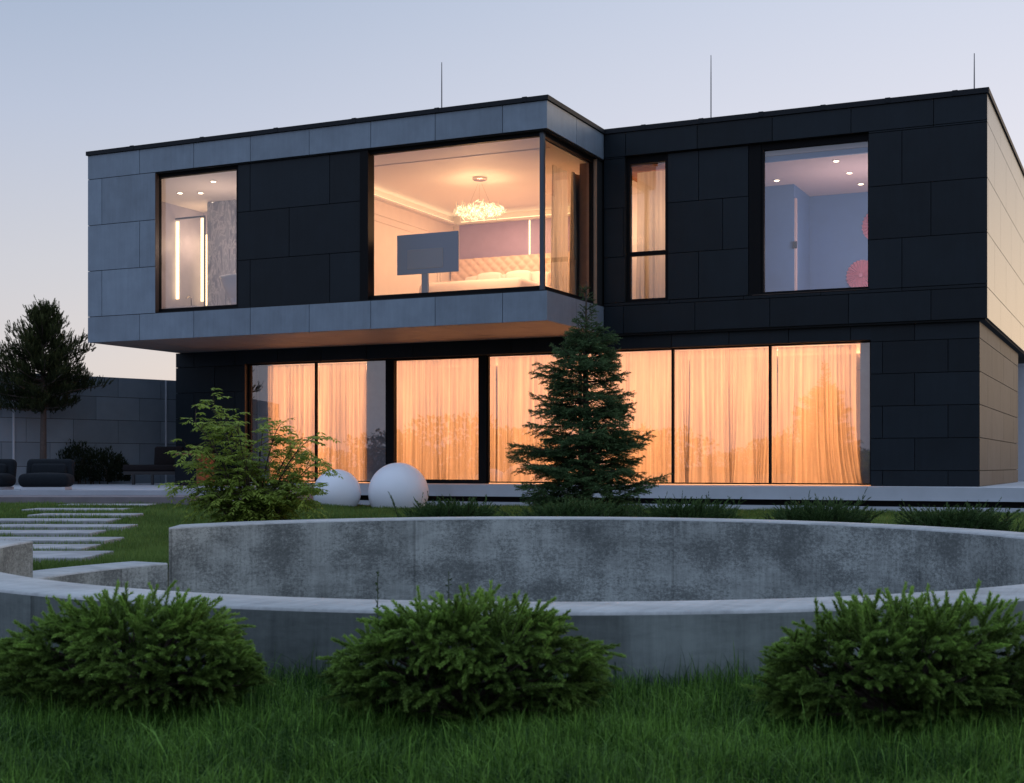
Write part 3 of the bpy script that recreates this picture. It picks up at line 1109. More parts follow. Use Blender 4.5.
for nm, mt, cnt, sd_ in (('crystal_cluster', 'crystal', 420, 5), ('drop_cluster', 'crystal_dim', 520, 6)):
    rg = random.Random(sd_)
    mb = MB()
    for k in range(cnt):
        a = rg.uniform(0, 2 * math.pi)
        rr = rg.uniform(.05, .62) ** .8 * .80
        rr = min(rr * 1.08, .66)
        c = Vector((-13.68 + rr * math.cos(a), 27.75 + rr * math.sin(a) * .9, 6.64 + rg.gauss(0, .056)))
        d = Vector((rg.gauss(0, 1), rg.gauss(0, 1), rg.gauss(0, 1.2))).normalized()
        ln, wd = rg.uniform(.04, .10), rg.uniform(.006, .013)
        a1 = d.orthogonal().normalized() * wd
        b1 = d.cross(a1)
        mb.add([c - d * ln, c + a1, c + b1, c - a1, c - b1, c + d * ln],
               [(0, 2, 1), (0, 3, 2), (0, 4, 3), (0, 1, 4), (5, 1, 2), (5, 2, 3), (5, 3, 4), (5, 4, 1)])
    mb.build(nm, mt, ch)
tub = MB()
prof = []
for k in range(9):
    t = k / 8
    prof.append((.55 + .32 * t ** 1.3, .05 + .62 * t))
prof = [(.5, 0), (.55, .02)] + prof + [(.84, .66), (.80, .5), (.6, .15), (.05, .12)]
tub.lathe((0, 0, 0), prof, 40, 1.0, .5)
tb = tub.build('bathtub', 'enamel', None, True)
tb.location = (-18.95, 26.45, 4.66)
tag(tb, 'white freestanding bathtub low in the left upper window', 'bathtub')
mb = MB()
mb.box(-21.9, -20.9, 26.95, 27.4, 4.62, 4.78)
bs = mb.build('washbasin', 'enamel', None, loc=(-21.4, 27.2, 4.62))
tag(bs, 'pale washbasin counter beneath the lit bathroom niche', 'washbasin')
mb = MB()
mb.tube([(-21.35, 27.3, 4.78), (-21.35, 27.3, 5.02), (-21.35, 27.2, 5.05), (-21.35, 27.1, 5.0)], .014, 8)
mb.build('tap', 'chrome', bs)


def pink_flower(loc, r, name, label, face=(-.2, -1, .05)):
    root = empty(name, loc, label, 'decoration', 'pink paper fans in the blue room')
    n = 26
    fd = Vector(face).normalized()
    a = fd.orthogonal().normalized()
    b = fd.cross(a)
    mb = MB()
    for k in range(n):
        w0, w1, wm = 2 * math.pi * k / n, 2 * math.pi * (k + 1) / n, 2 * math.pi * (k + .5) / n
        c0 = Vector(loc) + fd * .02
        pt = lambda w_, rr, h: Vector(loc) + (a * math.cos(w_) + b * math.sin(w_)) * rr + fd * h
        mb.quad(c0, pt(w0, r, .0), pt(wm, r, .07), c0 + fd * .01, .3)
        mb.quad(c0, c0 + fd * .01, pt(wm, r, .07), pt(w1, r, .0), .7)
    mb.build('paper_pleats', 'pink', root)
    mb = MB()
    mb.tube([Vector(loc) + fd * .03, Vector(loc) + fd * .06], .05, 12)
    mb.build('button', 'pink', root)


pink_flower((-5.72, 32.5, 6.48), .38, 'paper_fan', 'upper pink pleated fan at the edge of the blue room window')
pink_flower((-6.10, 32.5, 5.34), .36, 'paper_fan', 'lower pink pleated fan above the white shelf in the blue room')
mb = MB(); mb.box(-6.6, -5.4, 32.2, 32.58, 4.99, 5.03)
tag(mb.build('wall_shelf', 'enamel', None, loc=(-6, 32.4, 4.99)), 'thin white shelf under the lower pink fan', 'shelf')

# ------------------------------------------------------------------ terrace, patio, ground
RC = (.2, 9.4)          # centre of the concrete ring, garden axes
RI, RO = 3.61, 4.03


def lawn_z(x, d):
    a = np.clip((d - 12) / 11, 0, 1)
    b = np.clip((-x - 2.5) / 3.5, 0, 1)
    return .2 * (a * a * (3 - 2 * a)) * (b * b * (3 - 2 * b))


nr, na = 60, 128
rad = np.concatenate([[3.8], 3.8 + np.linspace(.15, 1, 44) ** 1.4 * 36, np.geomspace(46, 1500, 15)])
ang = np.linspace(0, 2 * math.pi, na, endpoint=False)
GX = RC[0] + rad[:, None] * np.cos(ang)[None]
GD = RC[1] + rad[:, None] * np.sin(ang)[None]
GZ = lawn_z(GX, GD) - .0
P = site_np(np.stack([GX, GD, GZ], -1).reshape(-1, 3))
idx = np.arange(len(rad) * na).reshape(len(rad), na)
nxt = np.roll(idx, -1, axis=1)
f = np.stack([idx[:-1], idx[1:], nxt[1:], nxt[:-1]], -1).reshape(-1, 4)
tag(mesh_np('ground', P, f, 'soil', None, None, True), kind='structure')

mb = MB()
c = site(*RC)
mb.lathe((c[0], c[1], -.85), [(3.75, 0), (3.75, .05), (.01, .05)], 64)
tag(mb.build('sunken_floor', 'pit', None), kind='structure')

# terrace: a floating slab above a recessed plinth and a lower step
mb = MB(); mb.box(-19.2, 3.5, 26.62, 44, .245, .50)
tag(mb.build('terrace', 'terrace', None), kind='structure')
mb = MB(); mb.box(-19.0, 3.3, 26.95, 30, -.1, .244)
tag(mb.build('terrace_plinth', 'dark_gap', None), kind='structure')
mb = MB(); mb.box(-19.1, 3.6, 26.46, 26.94, -.1, .125)
tag(mb.build('terrace_step', 'terrace', None), kind='structure')

# patio on the left: deck boards in front, paving behind
mb = MB()
for k in range(10):
    d0 = 23.9 + k * .16
    q = [site(-22, d0, 0), site(-5.6, d0, 0), site(-5.6, d0 + .153, 0), site(-22, d0 + .153, 0)]
    mb.add([(x, y, .1) for x, y, _ in q] + [(x, y, .36) for x, y, _ in q],
           [(0, 3, 2, 1), (4, 5, 6, 7), (0, 1, 5, 4), (1, 2, 6, 5), (2, 3, 7, 6), (3, 0, 4, 7)], rnd.random())
tag(mb.build('deck', 'deck', None), kind='structure')
q = [site(-24, 25.5, 0), site(-5.5, 25.5, 0), site(-4.3, 31.0, 0), (-19.25, 27.2, 0), (-22.3, 27.82, 0), (-22.3, 40, 0), site(-24, 45, 0)]
mb = MB()
n = len(q)
mb.add([(p[0], p[1], -.2) for p in q] + [(p[0], p[1], .45) for p in q],
       [tuple(range(n - 1, -1, -1)), tuple(range(n, 2 * n))] + [(i, (i + 1) % n, n + (i + 1) % n, n + i) for i in range(n)])
tag(mb.build('paving', 'paving', None), kind='structure')

# stepping slabs from the ring to the deck
SL = [(23.15, 'nearest the deck'), (21.2, 'second from the deck'), (19.7, 'third from the deck'), (18.5, 'fourth from the deck'), (17.4, 'fifth from the deck'),
      (16.35, 'sixth from the deck'), (15.3, 'third from the low kerb'), (14.2, 'second from the low kerb'), (12.9, 'nearest the low kerb')]
slab_rects = []
for i, (d, wh) in enumerate(SL):
    xr = -3.85 - .245 * (d - 13) + (.25, -.1, .1, -.05, .2, -.15, .1, -.1, .05)[i]
    ln = (1.5, 1.5, 1.45)[i] if i < 3 else 1.75
    xr += .12 if i < 3 else 0
    xc = xr - ln / 2 - .1
    z = float(lawn_z(xc, d))
    hw = .36 if d > 13 else .5
    slab_rects.append((xc, d, ln / 2, hw))
    bm_ = MB()
    bm_.rbox((0, 0, 0), (ln, hw * 2, .1), .012, seg=2)
    o = bm_.build('stepping_slab', 'slab', None)
    p = site(xc, d, z + (.006 if i < 8 else .022))
    o.location = p
    o.rotation_euler = (0, 0, YAW + R((2, -1.5, 1, 0, -1, 1.5, -2, 1, 0)[i]))
    tag(o, 'pale concrete stepping slab in the left lawn, ' + wh, 'stepping slab', 'stepping slabs crossing the lawn')


# ------------------------------------------------------------------ concrete ring
def arc_wall(a0, a1, z0, ztop, n, name, skew=0.0):
    """curved wall between angles (deg): separate meshes for faces that carry wall texture and for the cap"""
    root = empty(name, site(RC[0], RC[1] - RO, 0))
    A = np.radians(np.linspace(a0, a1, n))
    zt = np.array([ztop(a) for a in A])
    bev = .014
    rows_in, rows_out, rows_cap = [], [], []
    arc = (A - A[0])
    for rows, prof in ((rows_in, [(RI, 'b'), (RI, 't')]), (rows_out, [(RO, 't'), (RO, 'b')]),
                       (rows_cap, [(RI, 't'), (RI + bev * .3, 'm'), (RI + bev, 'c'), (RO - bev, 'c'), (RO - bev * .3, 'm'), (RO, 't')])):
        for r, k in prof:
            z = {'b': np.full(n, z0), 't': zt - bev, 'm': zt - bev * .3, 'c': zt}[k]
            Ar = A - (skew * (r - RI) / (RO - RI)) * np.clip((A - A[-1] + .3) / .3, 0, 1)
            rows.append(np.stack([RC[0] + r * np.cos(Ar), RC[1] + r * np.sin(Ar), z], 1))
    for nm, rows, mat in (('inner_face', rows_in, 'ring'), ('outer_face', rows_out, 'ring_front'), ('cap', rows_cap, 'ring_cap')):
        P = site_np(np.array(rows)).reshape(-1, 3)
        k = len(rows)
        idx = np.arange(k * n).reshape(k, n)
        f = np.stack([idx[:-1, :-1], idx[:-1, 1:], idx[1:, 1:], idx[1:, :-1]], -1).reshape(-1, 4)
        o = mesh_np(nm, P, f, mat, root, None, nm != 'cap')
        uvl = o.data.uv_layers.new(name='UVMap')
        U = np.zeros((len(P), 2))
        for j in range(k):
            U[idx[j], 0] = arc * RI + 40 * (a0 > 0)
            U[idx[j], 1] = np.array(rows)[j][:, 2]
        li = np.zeros(len(o.data.loops), dtype=np.int32)
        o.data.loops.foreach_get('vertex_index', li)
        uvl.data.foreach_set('uv', U[li].astype(np.float32).ravel())
    # end faces
    mbe = MB()
    for a, t in ((A[0], zt[0]), (A[-1], zt[-1])):
        sk = skew if a == A[-1] else 0
        q = [site(RC[0] + r * math.cos(a - sk * (r - RI) / (RO - RI)), RC[1] + r * math.sin(a - sk * (r - RI) / (RO - RI)), z) for r, z in ((RI, z0), (RO, z0), (RO, t - bev), (RO - bev, t), (RI + bev, t), (RI, t - bev))]
        mbe.add(q, [tuple(range(6))])
    o = mbe.build('end_face', 'ring_cap', root)
    return root


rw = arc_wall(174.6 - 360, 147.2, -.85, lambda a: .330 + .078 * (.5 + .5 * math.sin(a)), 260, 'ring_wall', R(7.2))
tag(rw, 'stained curved concrete wall circling the sunken garden seat', 'wall')
lw = arc_wall(147.4, 174.4, -.85, lambda a: .10, 40, 'kerb_wall')
tag(lw, 'low concrete kerb closing the gap in the ring at left', 'kerb')

# ------------------------------------------------------------------ garden walls
gw = empty('garden_wall', site(-10.5, 34.8, .4), 'dark panelled garden wall behind the pine at left', 'garden wall')
p0, dirw = np.array([-8.9, 36.5]), np.array([.697, .717])
pan, back, trim = MB(), MB(), MB()


def along(s_, off, z):
    q = p0 + dirw * s_ + np.array([dirw[1], -dirw[0]]) * off
    return site(q[0], q[1], z)


def wbox(mbx, s0, s1, o0, o1, z0, z1, sh=.5):
    q = [along(s0, o0, 0), along(s1, o0, 0), along(s1, o1, 0), along(s0, o1, 0)]
    mbx.add([(x, y, z0) for x, y, _ in q] + [(x, y, z1) for x, y, _ in q],
            [(0, 3, 2, 1), (4, 5, 6, 7), (0, 1, 5, 4), (1, 2, 6, 5), (2, 3, 7, 6), (3, 0, 4, 7)], sh)


row = 0
z = .3
while z < 3.1:
    z1 = min(z + .59, 3.17)
    s = -16.0 + (.0 if row % 2 else .62)
    while s < 2.2:
        e_ = min(s + 1.24, 2.2)
        wbox(pan, s + .006, e_ - .006, .0, .03, z + .006, z1 - .006, rnd.random())
        s += 1.24
    z += .59
    row += 1
pan.build('panels', 'clad_wall', gw)
wbox(back, -16, 2.2, -.25, -.001, .2, 3.15)
back.build('core', 'backing', gw)
for s in (-4.55, -.35):
    wbox(trim, s - .02, s + .02, .031, .06, .45, 3.16)
trim.build('cover_strip', 'pale_wall', gw)
mb = MB()
mb.box(-3.4, -2.75, 38.0, 38.6, .5, 3.5)
mb.box(-3.43, -2.72, 37.97, 38.63, 3.502, 3.56)
pw = mb.build('garden_pier', 'pale_wall', None, loc=(-3.1, 38.3, .5))
tag(pw, 'pale rendered pier behind the right corner of the house', 'pier')

# ------------------------------------------------------------------ globes
for x, d, r, zc, lab in ((-3.63, 28.5, .495, .34, 'smaller white globe lamp on the lawn, at left'), (-2.355, 28.5, .625, .345, 'larger white globe lamp on the lawn, at right')):
    mb = MB()
    prof = []
    for k in range(3, 25):
        t = math.pi * k / 24
        prof.append((max(.004, r * math.sin(math.pi - t)), zc - r * math.cos(t) * -1 if False else zc + r * math.cos(math.pi - t) ))
    prof = [q for q in prof if q[1] > -.1]
    p = site(x, d)
    root = empty('globe_lamp', (p[0], p[1], 0), lab, 'globe lamp', 'white globes on the lawn')
    mb.lathe((p[0], p[1], 0), prof, 48)
    mb.build('shell', 'orb', root, True)
    mb = MB()
    mb.lathe((p[0], p[1], -.1), [(r * .72, 0), (r * .72, .12), (r * .6, .13)], 32)
    mb.build('base', 'black_metal', root)


# ------------------------------------------------------------------ patio furniture
def put(o, p, rz=0):
    o.location = p
    o.rotation_euler = (0, 0, rz)


def lounge_chair(label):
    root = empty('lounge_chair', (0, 0, 0), label, 'lounge chair', 'charcoal lounge chairs on the patio')
    mb = MB(); mb.rbox((0, -.02, .19), (1.02, .86, .26), .11, puff=.03); mb.build('seat', 'cushion', root, True)
    mb = MB(); mb.rbox((0, .36, .40), (.98, .24, .46), .10, rot=(-.22, 0, 0), puff=.0); mb.build('backrest', 'cushion', root, True)
    mb = MB(); mb.rbox((0, .20, .40), (.72, .16, .26), .07, rot=(-.3, 0, 0)); mb.build('pillow', 'cushion', root, True)
    mb = MB(); mb.box(-.44, .44, -.38, .38, .0, .055); mb.build('base', 'pale_wall', root)
    return root


def copy_tree(o, parent=None):
    c_ = o.copy()
    COL.objects.link(c_)
    c_.parent = parent
    for ch_ in list(o.children): copy_tree(ch_, c_)
    return c_


lc = lounge_chair('charcoal lounge chair in front of the pine trunk')
lc2 = copy_tree(lc)
put(lc, site(-8.86, 26.2, .452), YAW + .12)
put(lc2, site(-10.02, 26.2, .452), YAW - .05)
lc.scale = lc2.scale = (.90, .90, .93)
lc2['label'] = 'charcoal lounge chair cut by the left edge of the photo'
sf = empty('sofa', (0, 0, 0), 'dark brown outdoor sofa with one open end, by the house corner', 'sofa')
mb = MB(); mb.rbox((0, 0, .40), (2.1, .85, .16), .05); mb.build('seat', 'brown_cushion', sf, True)
mb = MB(); mb.box(-1.03, 1.03, -.4, .4, .24, .32); mb.build('frame', 'black_metal', sf)
for x in (-.08, .66):
    mb = MB(); mb.rbox((x, .28, .68), (.70, .2, .48), .06, rot=(-.2, 0, 0)); mb.build('back_cushion', 'brown_cushion', sf, True)
for x, y in ((-.8, -.36), (-.35, -.36), (.95, -.36), (-.95, .36), (.95, .36)):
    mb = MB(); mb.box(x - .03, x + .03, y - .03, y + .03, 0, .24); mb.build('leg', 'black_metal', sf)
put(sf, site(-8.25, 33.2, .452), YAW + .05)
pl = empty('planter', (0, 0, 0), 'rust coloured steel planter box beside the sofa, by the first lounge window', 'planter')
mb = MB()
mb.box(-.32, .32, -.32, -.29, 0, .74); mb.box(-.32, .32, .29, .32, 0, .74); mb.box(-.32, -.29, -.289, .289, 0, .74); mb.box(.29, .32, -.289, .289, 0, .74)
mb.build('box', 'corten', pl)
mb = MB(); mb.box(-.288, .288, -.288, .288, .02, .66); mb.build('soil', 'soil', pl)
mb = MB(); mb.box(-.321, .291, -.335, -.3205, .0, .70); mb.build('shaded_front', 'cushion', pl)  # dark sheet painting the shade on the front face of the box
put(pl, site(-7.42, 32.2, .452), YAW - .45)


# ------------------------------------------------------------------ vegetation
def unit(a):
    return a / np.maximum(np.linalg.norm(a, axis=-1, keepdims=True), 1e-9)


def perp(t, rng):
    r = rng.normal(size=t.shape)
    a = unit(np.cross(t, r))
    return a, np.cross(t, a)


def brush(p0, dr, ln, bend, per, nl, nw, alpha, rng, shade, flat=0.0, base_gap=.05):
    """needles along many shoots at once. p0, dr, bend (n,3); ln (n,); returns triangles (n*per,3,3) and shades"""
    n = len(p0)
    t = rng.uniform(base_gap, 1.02, (n, per))[..., None]
    pos = p0[:, None] + dr[:, None] * ln[:, None, None] * t + bend[:, None] * t * t
    tan = unit(dr[:, None] * ln[:, None, None] + 2 * bend[:, None] * t)
    r = rng.normal(size=(n, per, 3))
    if flat: r[..., 2] *= (1 - flat)
    side = unit(r - tan * np.sum(r * tan, -1, keepdims=True))
    al = alpha * (1.15 - .55 * t)
    nd = unit(tan * np.cos(al) + side * np.sin(al))
    q = unit(np.cross(nd, rng.normal(size=(n, per, 3))))
    L_ = nl * rng.uniform(.75, 1.15, (n, per, 1)) * (1 - .35 * np.clip(t - .8, 0, 1) * 5 * .4)
    w_ = nw
    tri = np.stack([pos - q * w_ * .5, pos + q * w_ * .5, pos + nd * L_], 2)
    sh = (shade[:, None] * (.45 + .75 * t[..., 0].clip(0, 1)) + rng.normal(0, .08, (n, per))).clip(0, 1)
    return tri.reshape(-1, 3, 3), sh.reshape(-1)


def tri_mesh(name, tris, sh, mat, parent=None, loc=None):
    v = tris.reshape(-1, 3)
    f = np.arange(len(v)).reshape(-1, 3)
    return mesh_np(name, v, f, mat, parent, sh, False, loc)


def ribbons(mb, p0, dr, ln, bend, r0, n=4):
    for i in range(len(p0)):
        pts = [p0[i] + dr[i] * ln[i] * t + bend[i] * t * t for t in (0, .35, .7, 1.0)]
        mb.tube(pts, [r0, r0 * .8, r0 * .6, r0 * .35], n, caps=False)


def nest_spruce(x, d, RX, RY, H, label, seed, N_=620):
    rng = np.random.default_rng(seed)
    base = np.array(site(x, d, 0))
    root = empty('dwarf_spruce', base, label, 'shrub', 'dwarf spruces in front of the ring wall')
    az = rng.uniform(0, 2 * math.pi, N_)
    sz = rng.uniform(-.05, 1, N_) ** .9 if False else np.clip(rng.uniform(.06, 1, N_), 0, 1)
    cz = np.sqrt(1 - sz ** 2)
    rho = np.where(rng.random(N_) < .80, rng.uniform(.84, 1.0, N_), rng.uniform(.45, .8, N_))
    lump = 1 + .10 * np.sin(3 * az + seed) + .08 * np.sin(5 * az + 2 * seed) + .06 * np.sin(7 * az + 3 * sz * 4)
    ux, uy = np.cos(az) * cz, np.sin(az) * cz
    und = np.interp(sz, [0, .3, .55, 1], [.74, .95, 1, 1])
    p = np.stack([RX * rho * lump * ux * und, RY * rho * lump * uy * und, .05 + (H - .05) * rho * sz ** .82 * (1 + .06 * np.sin(4 * az + seed))], 1)
    outw = unit(np.stack([ux / RX, uy / RY, .55 * sz / H + .12], 1))
    tang = rng.normal(0, .44, (N_, 3)) * [1, 1, .75]
    dr = unit(outw + tang + np.array([0, 0, .10]) + np.stack([0 * sz, 0 * sz, .22 * (sz > .8) + .12 * (sz < .6)], 1) * rng.random((N_, 1)))
    ln = rng.uniform(.085, .16, N_) * np.where(sz > .8, 1.1, 1)
    bend = np.stack([outw[:, 0] * .015, outw[:, 1] * .015, -ln * np.where(sz > .82, rng.uniform(-.15, .20, N_), rng.uniform(.02, .36, N_))], 1)
    p0 = p - dr * ln[:, None] * .55
    p0[:, 2] = np.maximum(p0[:, 2], .03)
    shade = (np.clip((rho - .45) / .55, 0, 1) * (.16 + .62 * np.clip(p[:, 2] / H, 0, 1)) + rng.normal(0, .11, N_)).clip(.0, .95)  # darker inside and low down: shade within the bush painted in
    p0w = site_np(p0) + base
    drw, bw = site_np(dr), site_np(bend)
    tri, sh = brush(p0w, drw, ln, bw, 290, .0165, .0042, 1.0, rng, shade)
    # side shoots: two shorter ones at the base of each, pointing forward
    k2 = rng.random(N_) < .55
    tri2s, sh2s = [], []
    for sgn in (-1, 1):
        sidev = unit(np.cross(drw, np.array([0, 0, 1.0]))) * sgn
        d2 = unit(drw * .85 + sidev * .75 + rng.normal(0, .15, drw.shape))
        q0 = p0w + drw * (ln * rng.uniform(.15, .45, N_))[:, None]
        l2 = ln * rng.uniform(.42, .68, N_)
        a_, b_ = brush(q0[k2], d2[k2], l2[k2], bw[k2] * .5, 140, .0135, .0038, 1.0, rng, shade[k2] * .92)
        tri2s.append(a_); sh2s.append(b_)
    tri = np.concatenate([tri] + tri2s)
    sh = np.concatenate([sh] + sh2s)
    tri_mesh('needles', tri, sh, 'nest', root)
    mb = MB()
    ribbons(mb, p0w[::2], drw[::2], ln[::2] * .95, bw[::2], .0028, 4)
    mb.build('twigs', 'twig', root)
    mb = MB()
    for i in range(0, N_, 11):
        a = base + np.array([0, 0, .02])
        m_ = (a + p0w[i]) / 2 + np.array([0, 0, .03])
        mb.tube([a, m_, p0w[i]], [.011, .008, .003], 5, caps=False)
    mb.build('branches', 'stem', root)
    return root


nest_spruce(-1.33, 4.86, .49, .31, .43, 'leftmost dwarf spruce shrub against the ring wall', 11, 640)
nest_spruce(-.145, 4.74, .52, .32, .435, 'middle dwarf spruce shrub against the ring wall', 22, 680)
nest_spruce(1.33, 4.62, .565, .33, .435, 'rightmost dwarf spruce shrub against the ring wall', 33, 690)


def spruce_tree(x, d):
    rng = np.random.default_rng(5)
    base = np.array(site(x, d, 0))
    root = empty('spruce_tree', base, 'tall conical spruce in front of the lounge windows', 'tree')
    zs = [0, .15, .4, .53, 1.0, 1.45, 2.14, 2.6, 2.85, 3.05, 3.45, 3.72]
    rs = [.75, .90, 1.05, 1.12, 1.06, .93, .76, .55, .40, .17, .13, .03]
    mb = MB()
    mb.tube([base, base + [.01, 0, 1.2], base + [-.01, .01, 2.4], base + [0, 0, 3.1], base + [.005, 0, 3.72]], [.075, .06, .038, .018, .005], 9)
    mb.build('trunk', 'bark', root, True)
    Tri, Sh = [], []
    lim = MB()
    P0, DR, LN, BD, SHD = [], [], [], [], []
    z = .10
    whorl = 0
    while z < 3.62:
        r = np.interp(z, zs, rs)
        if z < 2.95:
            nb, step = rng.integers(5, 8), .112
        else:
            nb, step = rng.integers(3, 5), .13
        a0 = rng.uniform(0, 6.28)
        for b in range(nb):
            az = a0 + b * 2 * math.pi / nb + rng.normal(0, .22)
            ln = r * rng.uniform(.70, 1.14) * (1 + .12 * math.sin(3 * az + z * 2.2))
            zz = z + rng.uniform(-.09, .09)
            rise = np.interp(z, [0, .8, 2.2, 3.0, 3.7], [-.12, -.02, .16, .50, 1.1]) + rng.normal(0, .13)
            h = np.array([math.cos(az), math.sin(az), 0])
            dv = unit(h + np.array([0, 0, rise]))
            bend = np.array([0, 0, ln * rng.uniform(.05, .20) * (1 if z < 2.6 else -.0)])
            droop = np.array([0, 0, -ln * .05])
            p0 = base + np.array([0, 0, zz])
            lim.tube([p0, p0 + dv * ln * .4 + (bend + droop) * .16, p0 + dv * ln * .75 + (bend + droop) * .56, p0 + dv * ln + bend + droop], [.013 * (.4 + r), .009 * (.4 + r), .006, .003], 5, caps=False)
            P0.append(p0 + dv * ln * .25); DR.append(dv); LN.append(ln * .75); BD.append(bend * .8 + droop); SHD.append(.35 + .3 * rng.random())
            sv = np.cross(h, [0, 0, 1.0])
            ns = max(3, int(ln / .046))
            for k in range(ns):
                t = .16 + .80 * (k + rng.random() * .6) / ns
                q = p0 + dv * ln * t + (bend + droop) * t * t
                sg = 1 if k % 2 else -1
                d2 = unit(dv * .75 + sv * sg * rng.uniform(.6, .95) + np.array([0, 0, rng.uniform(-.45, .28)]))
                l2 = min(.40, (ln * .50 + .05) * (1.08 - t) * rng.uniform(.8, 1.15) + .04)
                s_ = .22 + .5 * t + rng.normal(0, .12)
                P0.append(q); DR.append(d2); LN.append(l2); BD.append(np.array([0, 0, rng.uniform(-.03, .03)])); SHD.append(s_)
                if l2 > .11:
                    for m_ in range(3 + int(l2 > .2) * 3):
                        tt = rng.uniform(.25, .85)
                        d3 = unit(d2 * .8 + np.cross(d2, [0, 0, 1.0]) * (1 if m_ % 2 else -1) * .75 + np.array([0, 0, rng.uniform(-.4, .25)]))
                        P0.append(q + d2 * l2 * tt); DR.append(d3); LN.append(l2 * rng.uniform(.3, .5)); BD.append(np.zeros(3)); SHD.append(s_ + .1)
        z += step
        whorl += 1
    lim.build('limbs', 'bark', root)
    P0, DR, LN, BD, SHD = map(np.array, (P0, DR, LN, BD, SHD))
    # needles in proportion to length
    for lo, hi, per in ((0, .08, 16), (.08, .16, 28), (.16, .3, 48), (.3, 2, 110)):
        m_ = (LN >= lo) & (LN < hi)
        if m_.any():
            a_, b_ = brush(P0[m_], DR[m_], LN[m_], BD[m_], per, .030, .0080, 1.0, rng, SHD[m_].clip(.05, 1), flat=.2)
            Tri.append(a_); Sh.append(b_)
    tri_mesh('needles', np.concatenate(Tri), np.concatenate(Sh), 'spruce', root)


spruce_tree(1.13, 21.0)


def pine_tree(x, d):
    rng = np.random.default_rng(8)
    base = np.array(site(x, d, .45))
    root = empty('pine_tree', base, 'young pine with a bare trunk and rounded crown at left', 'tree')
    mb = MB()
    mb.tube([base, base + [.0, .01, 1.0], base + [.02, 0, 2.0], base + [-.01, 0, 3.2], base + [0, 0, 4.1]], [.085, .075, .062, .04, .012], 10)
    mb.build('trunk', 'pine_bark', root, True)
    lim = MB()
    P0, DR, LN, SHD = [], [], [], []
    z = 1.80
    while z < 4.1:
        r = np.interp(z, [1.7, 1.9, 2.15, 2.5, 2.8, 3.2, 3.6, 3.9, 4.2], [.85, 1.15, 1.34, 1.34, 1.12, .80, .52, .30, .08])
        for b in range(int(rng.integers(6, 9))):
            az = rng.uniform(0, 6.28)
            ln = r * rng.uniform(.6, 1.12)
            h = np.array([math.cos(az), math.sin(az), 0])
            dv = unit(h + np.array([0, 0, np.interp(z, [1.7, 2.3, 3.0, 4], [-.12, .02, .30, .85])]))
            up = np.array([0, 0, ln * .13])
            p0 = base + np.array([0, 0, z + rng.uniform(-.06, .06)])
            lim.tube([p0, p0 + dv * ln * .5 + up * .25, p0 + dv * ln + up], [.022, .014, .006], 5, caps=False)
            n = max(3, int(ln / .075))
            for k in range(n):
                t = .22 + .78 * (k + rng.random()) / n
                q = p0 + dv * ln * t + up * t * t
                for rep in range(4):
                    d2 = unit(dv * .40 + rng.normal(0, .34, 3) + np.array([0, 0, 1.0]))
                    l2 = rng.uniform(.10, .26)
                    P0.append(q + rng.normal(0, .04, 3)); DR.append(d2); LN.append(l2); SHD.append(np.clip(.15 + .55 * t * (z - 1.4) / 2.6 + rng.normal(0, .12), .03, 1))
        z += .10
    for k in range(8):
        P0.append(base + np.array([rng.normal(0, .05), rng.normal(0, .05), 4.0 + .05 * rng.random()])); DR.append(unit(np.array([rng.normal(0, .2), rng.normal(0, .2), 1.0]))); LN.append(.22); SHD.append(.6)
    lim.build('limbs', 'pine_bark', root)
    P0, DR, LN, SHD = map(np.array, (P0, DR, LN, SHD))
    a_, b_ = brush(P0, DR, LN, np.zeros_like(P0), 50, .048, .0095, .62, rng, SHD)
    tri_mesh('needles', a_, b_, 'pine', root)


pine_tree(-11.12, 32.6)


def leaf_quads(pos, dr, nrm, ln, wd):
    """pointed folded leaves: two triangles pairs (n leaves) -> (4n,3,3)"""
    side = unit(np.cross(dr, nrm))
    mid = pos + dr * (ln * .48)[:, None] - nrm * (ln * .05)[:, None]
    tip = pos + dr * ln[:, None] - nrm * (ln * .12)[:, None]
    l = mid + side * (wd * .5)[:, None] + nrm * (wd * .16)[:, None]
    r = mid - side * (wd * .5)[:, None] + nrm * (wd * .16)[:, None]
    return np.concatenate([np.stack([pos, l, mid], 1), np.stack([l, tip, mid], 1), np.stack([pos, mid, r], 1), np.stack([mid, tip, r], 1)])


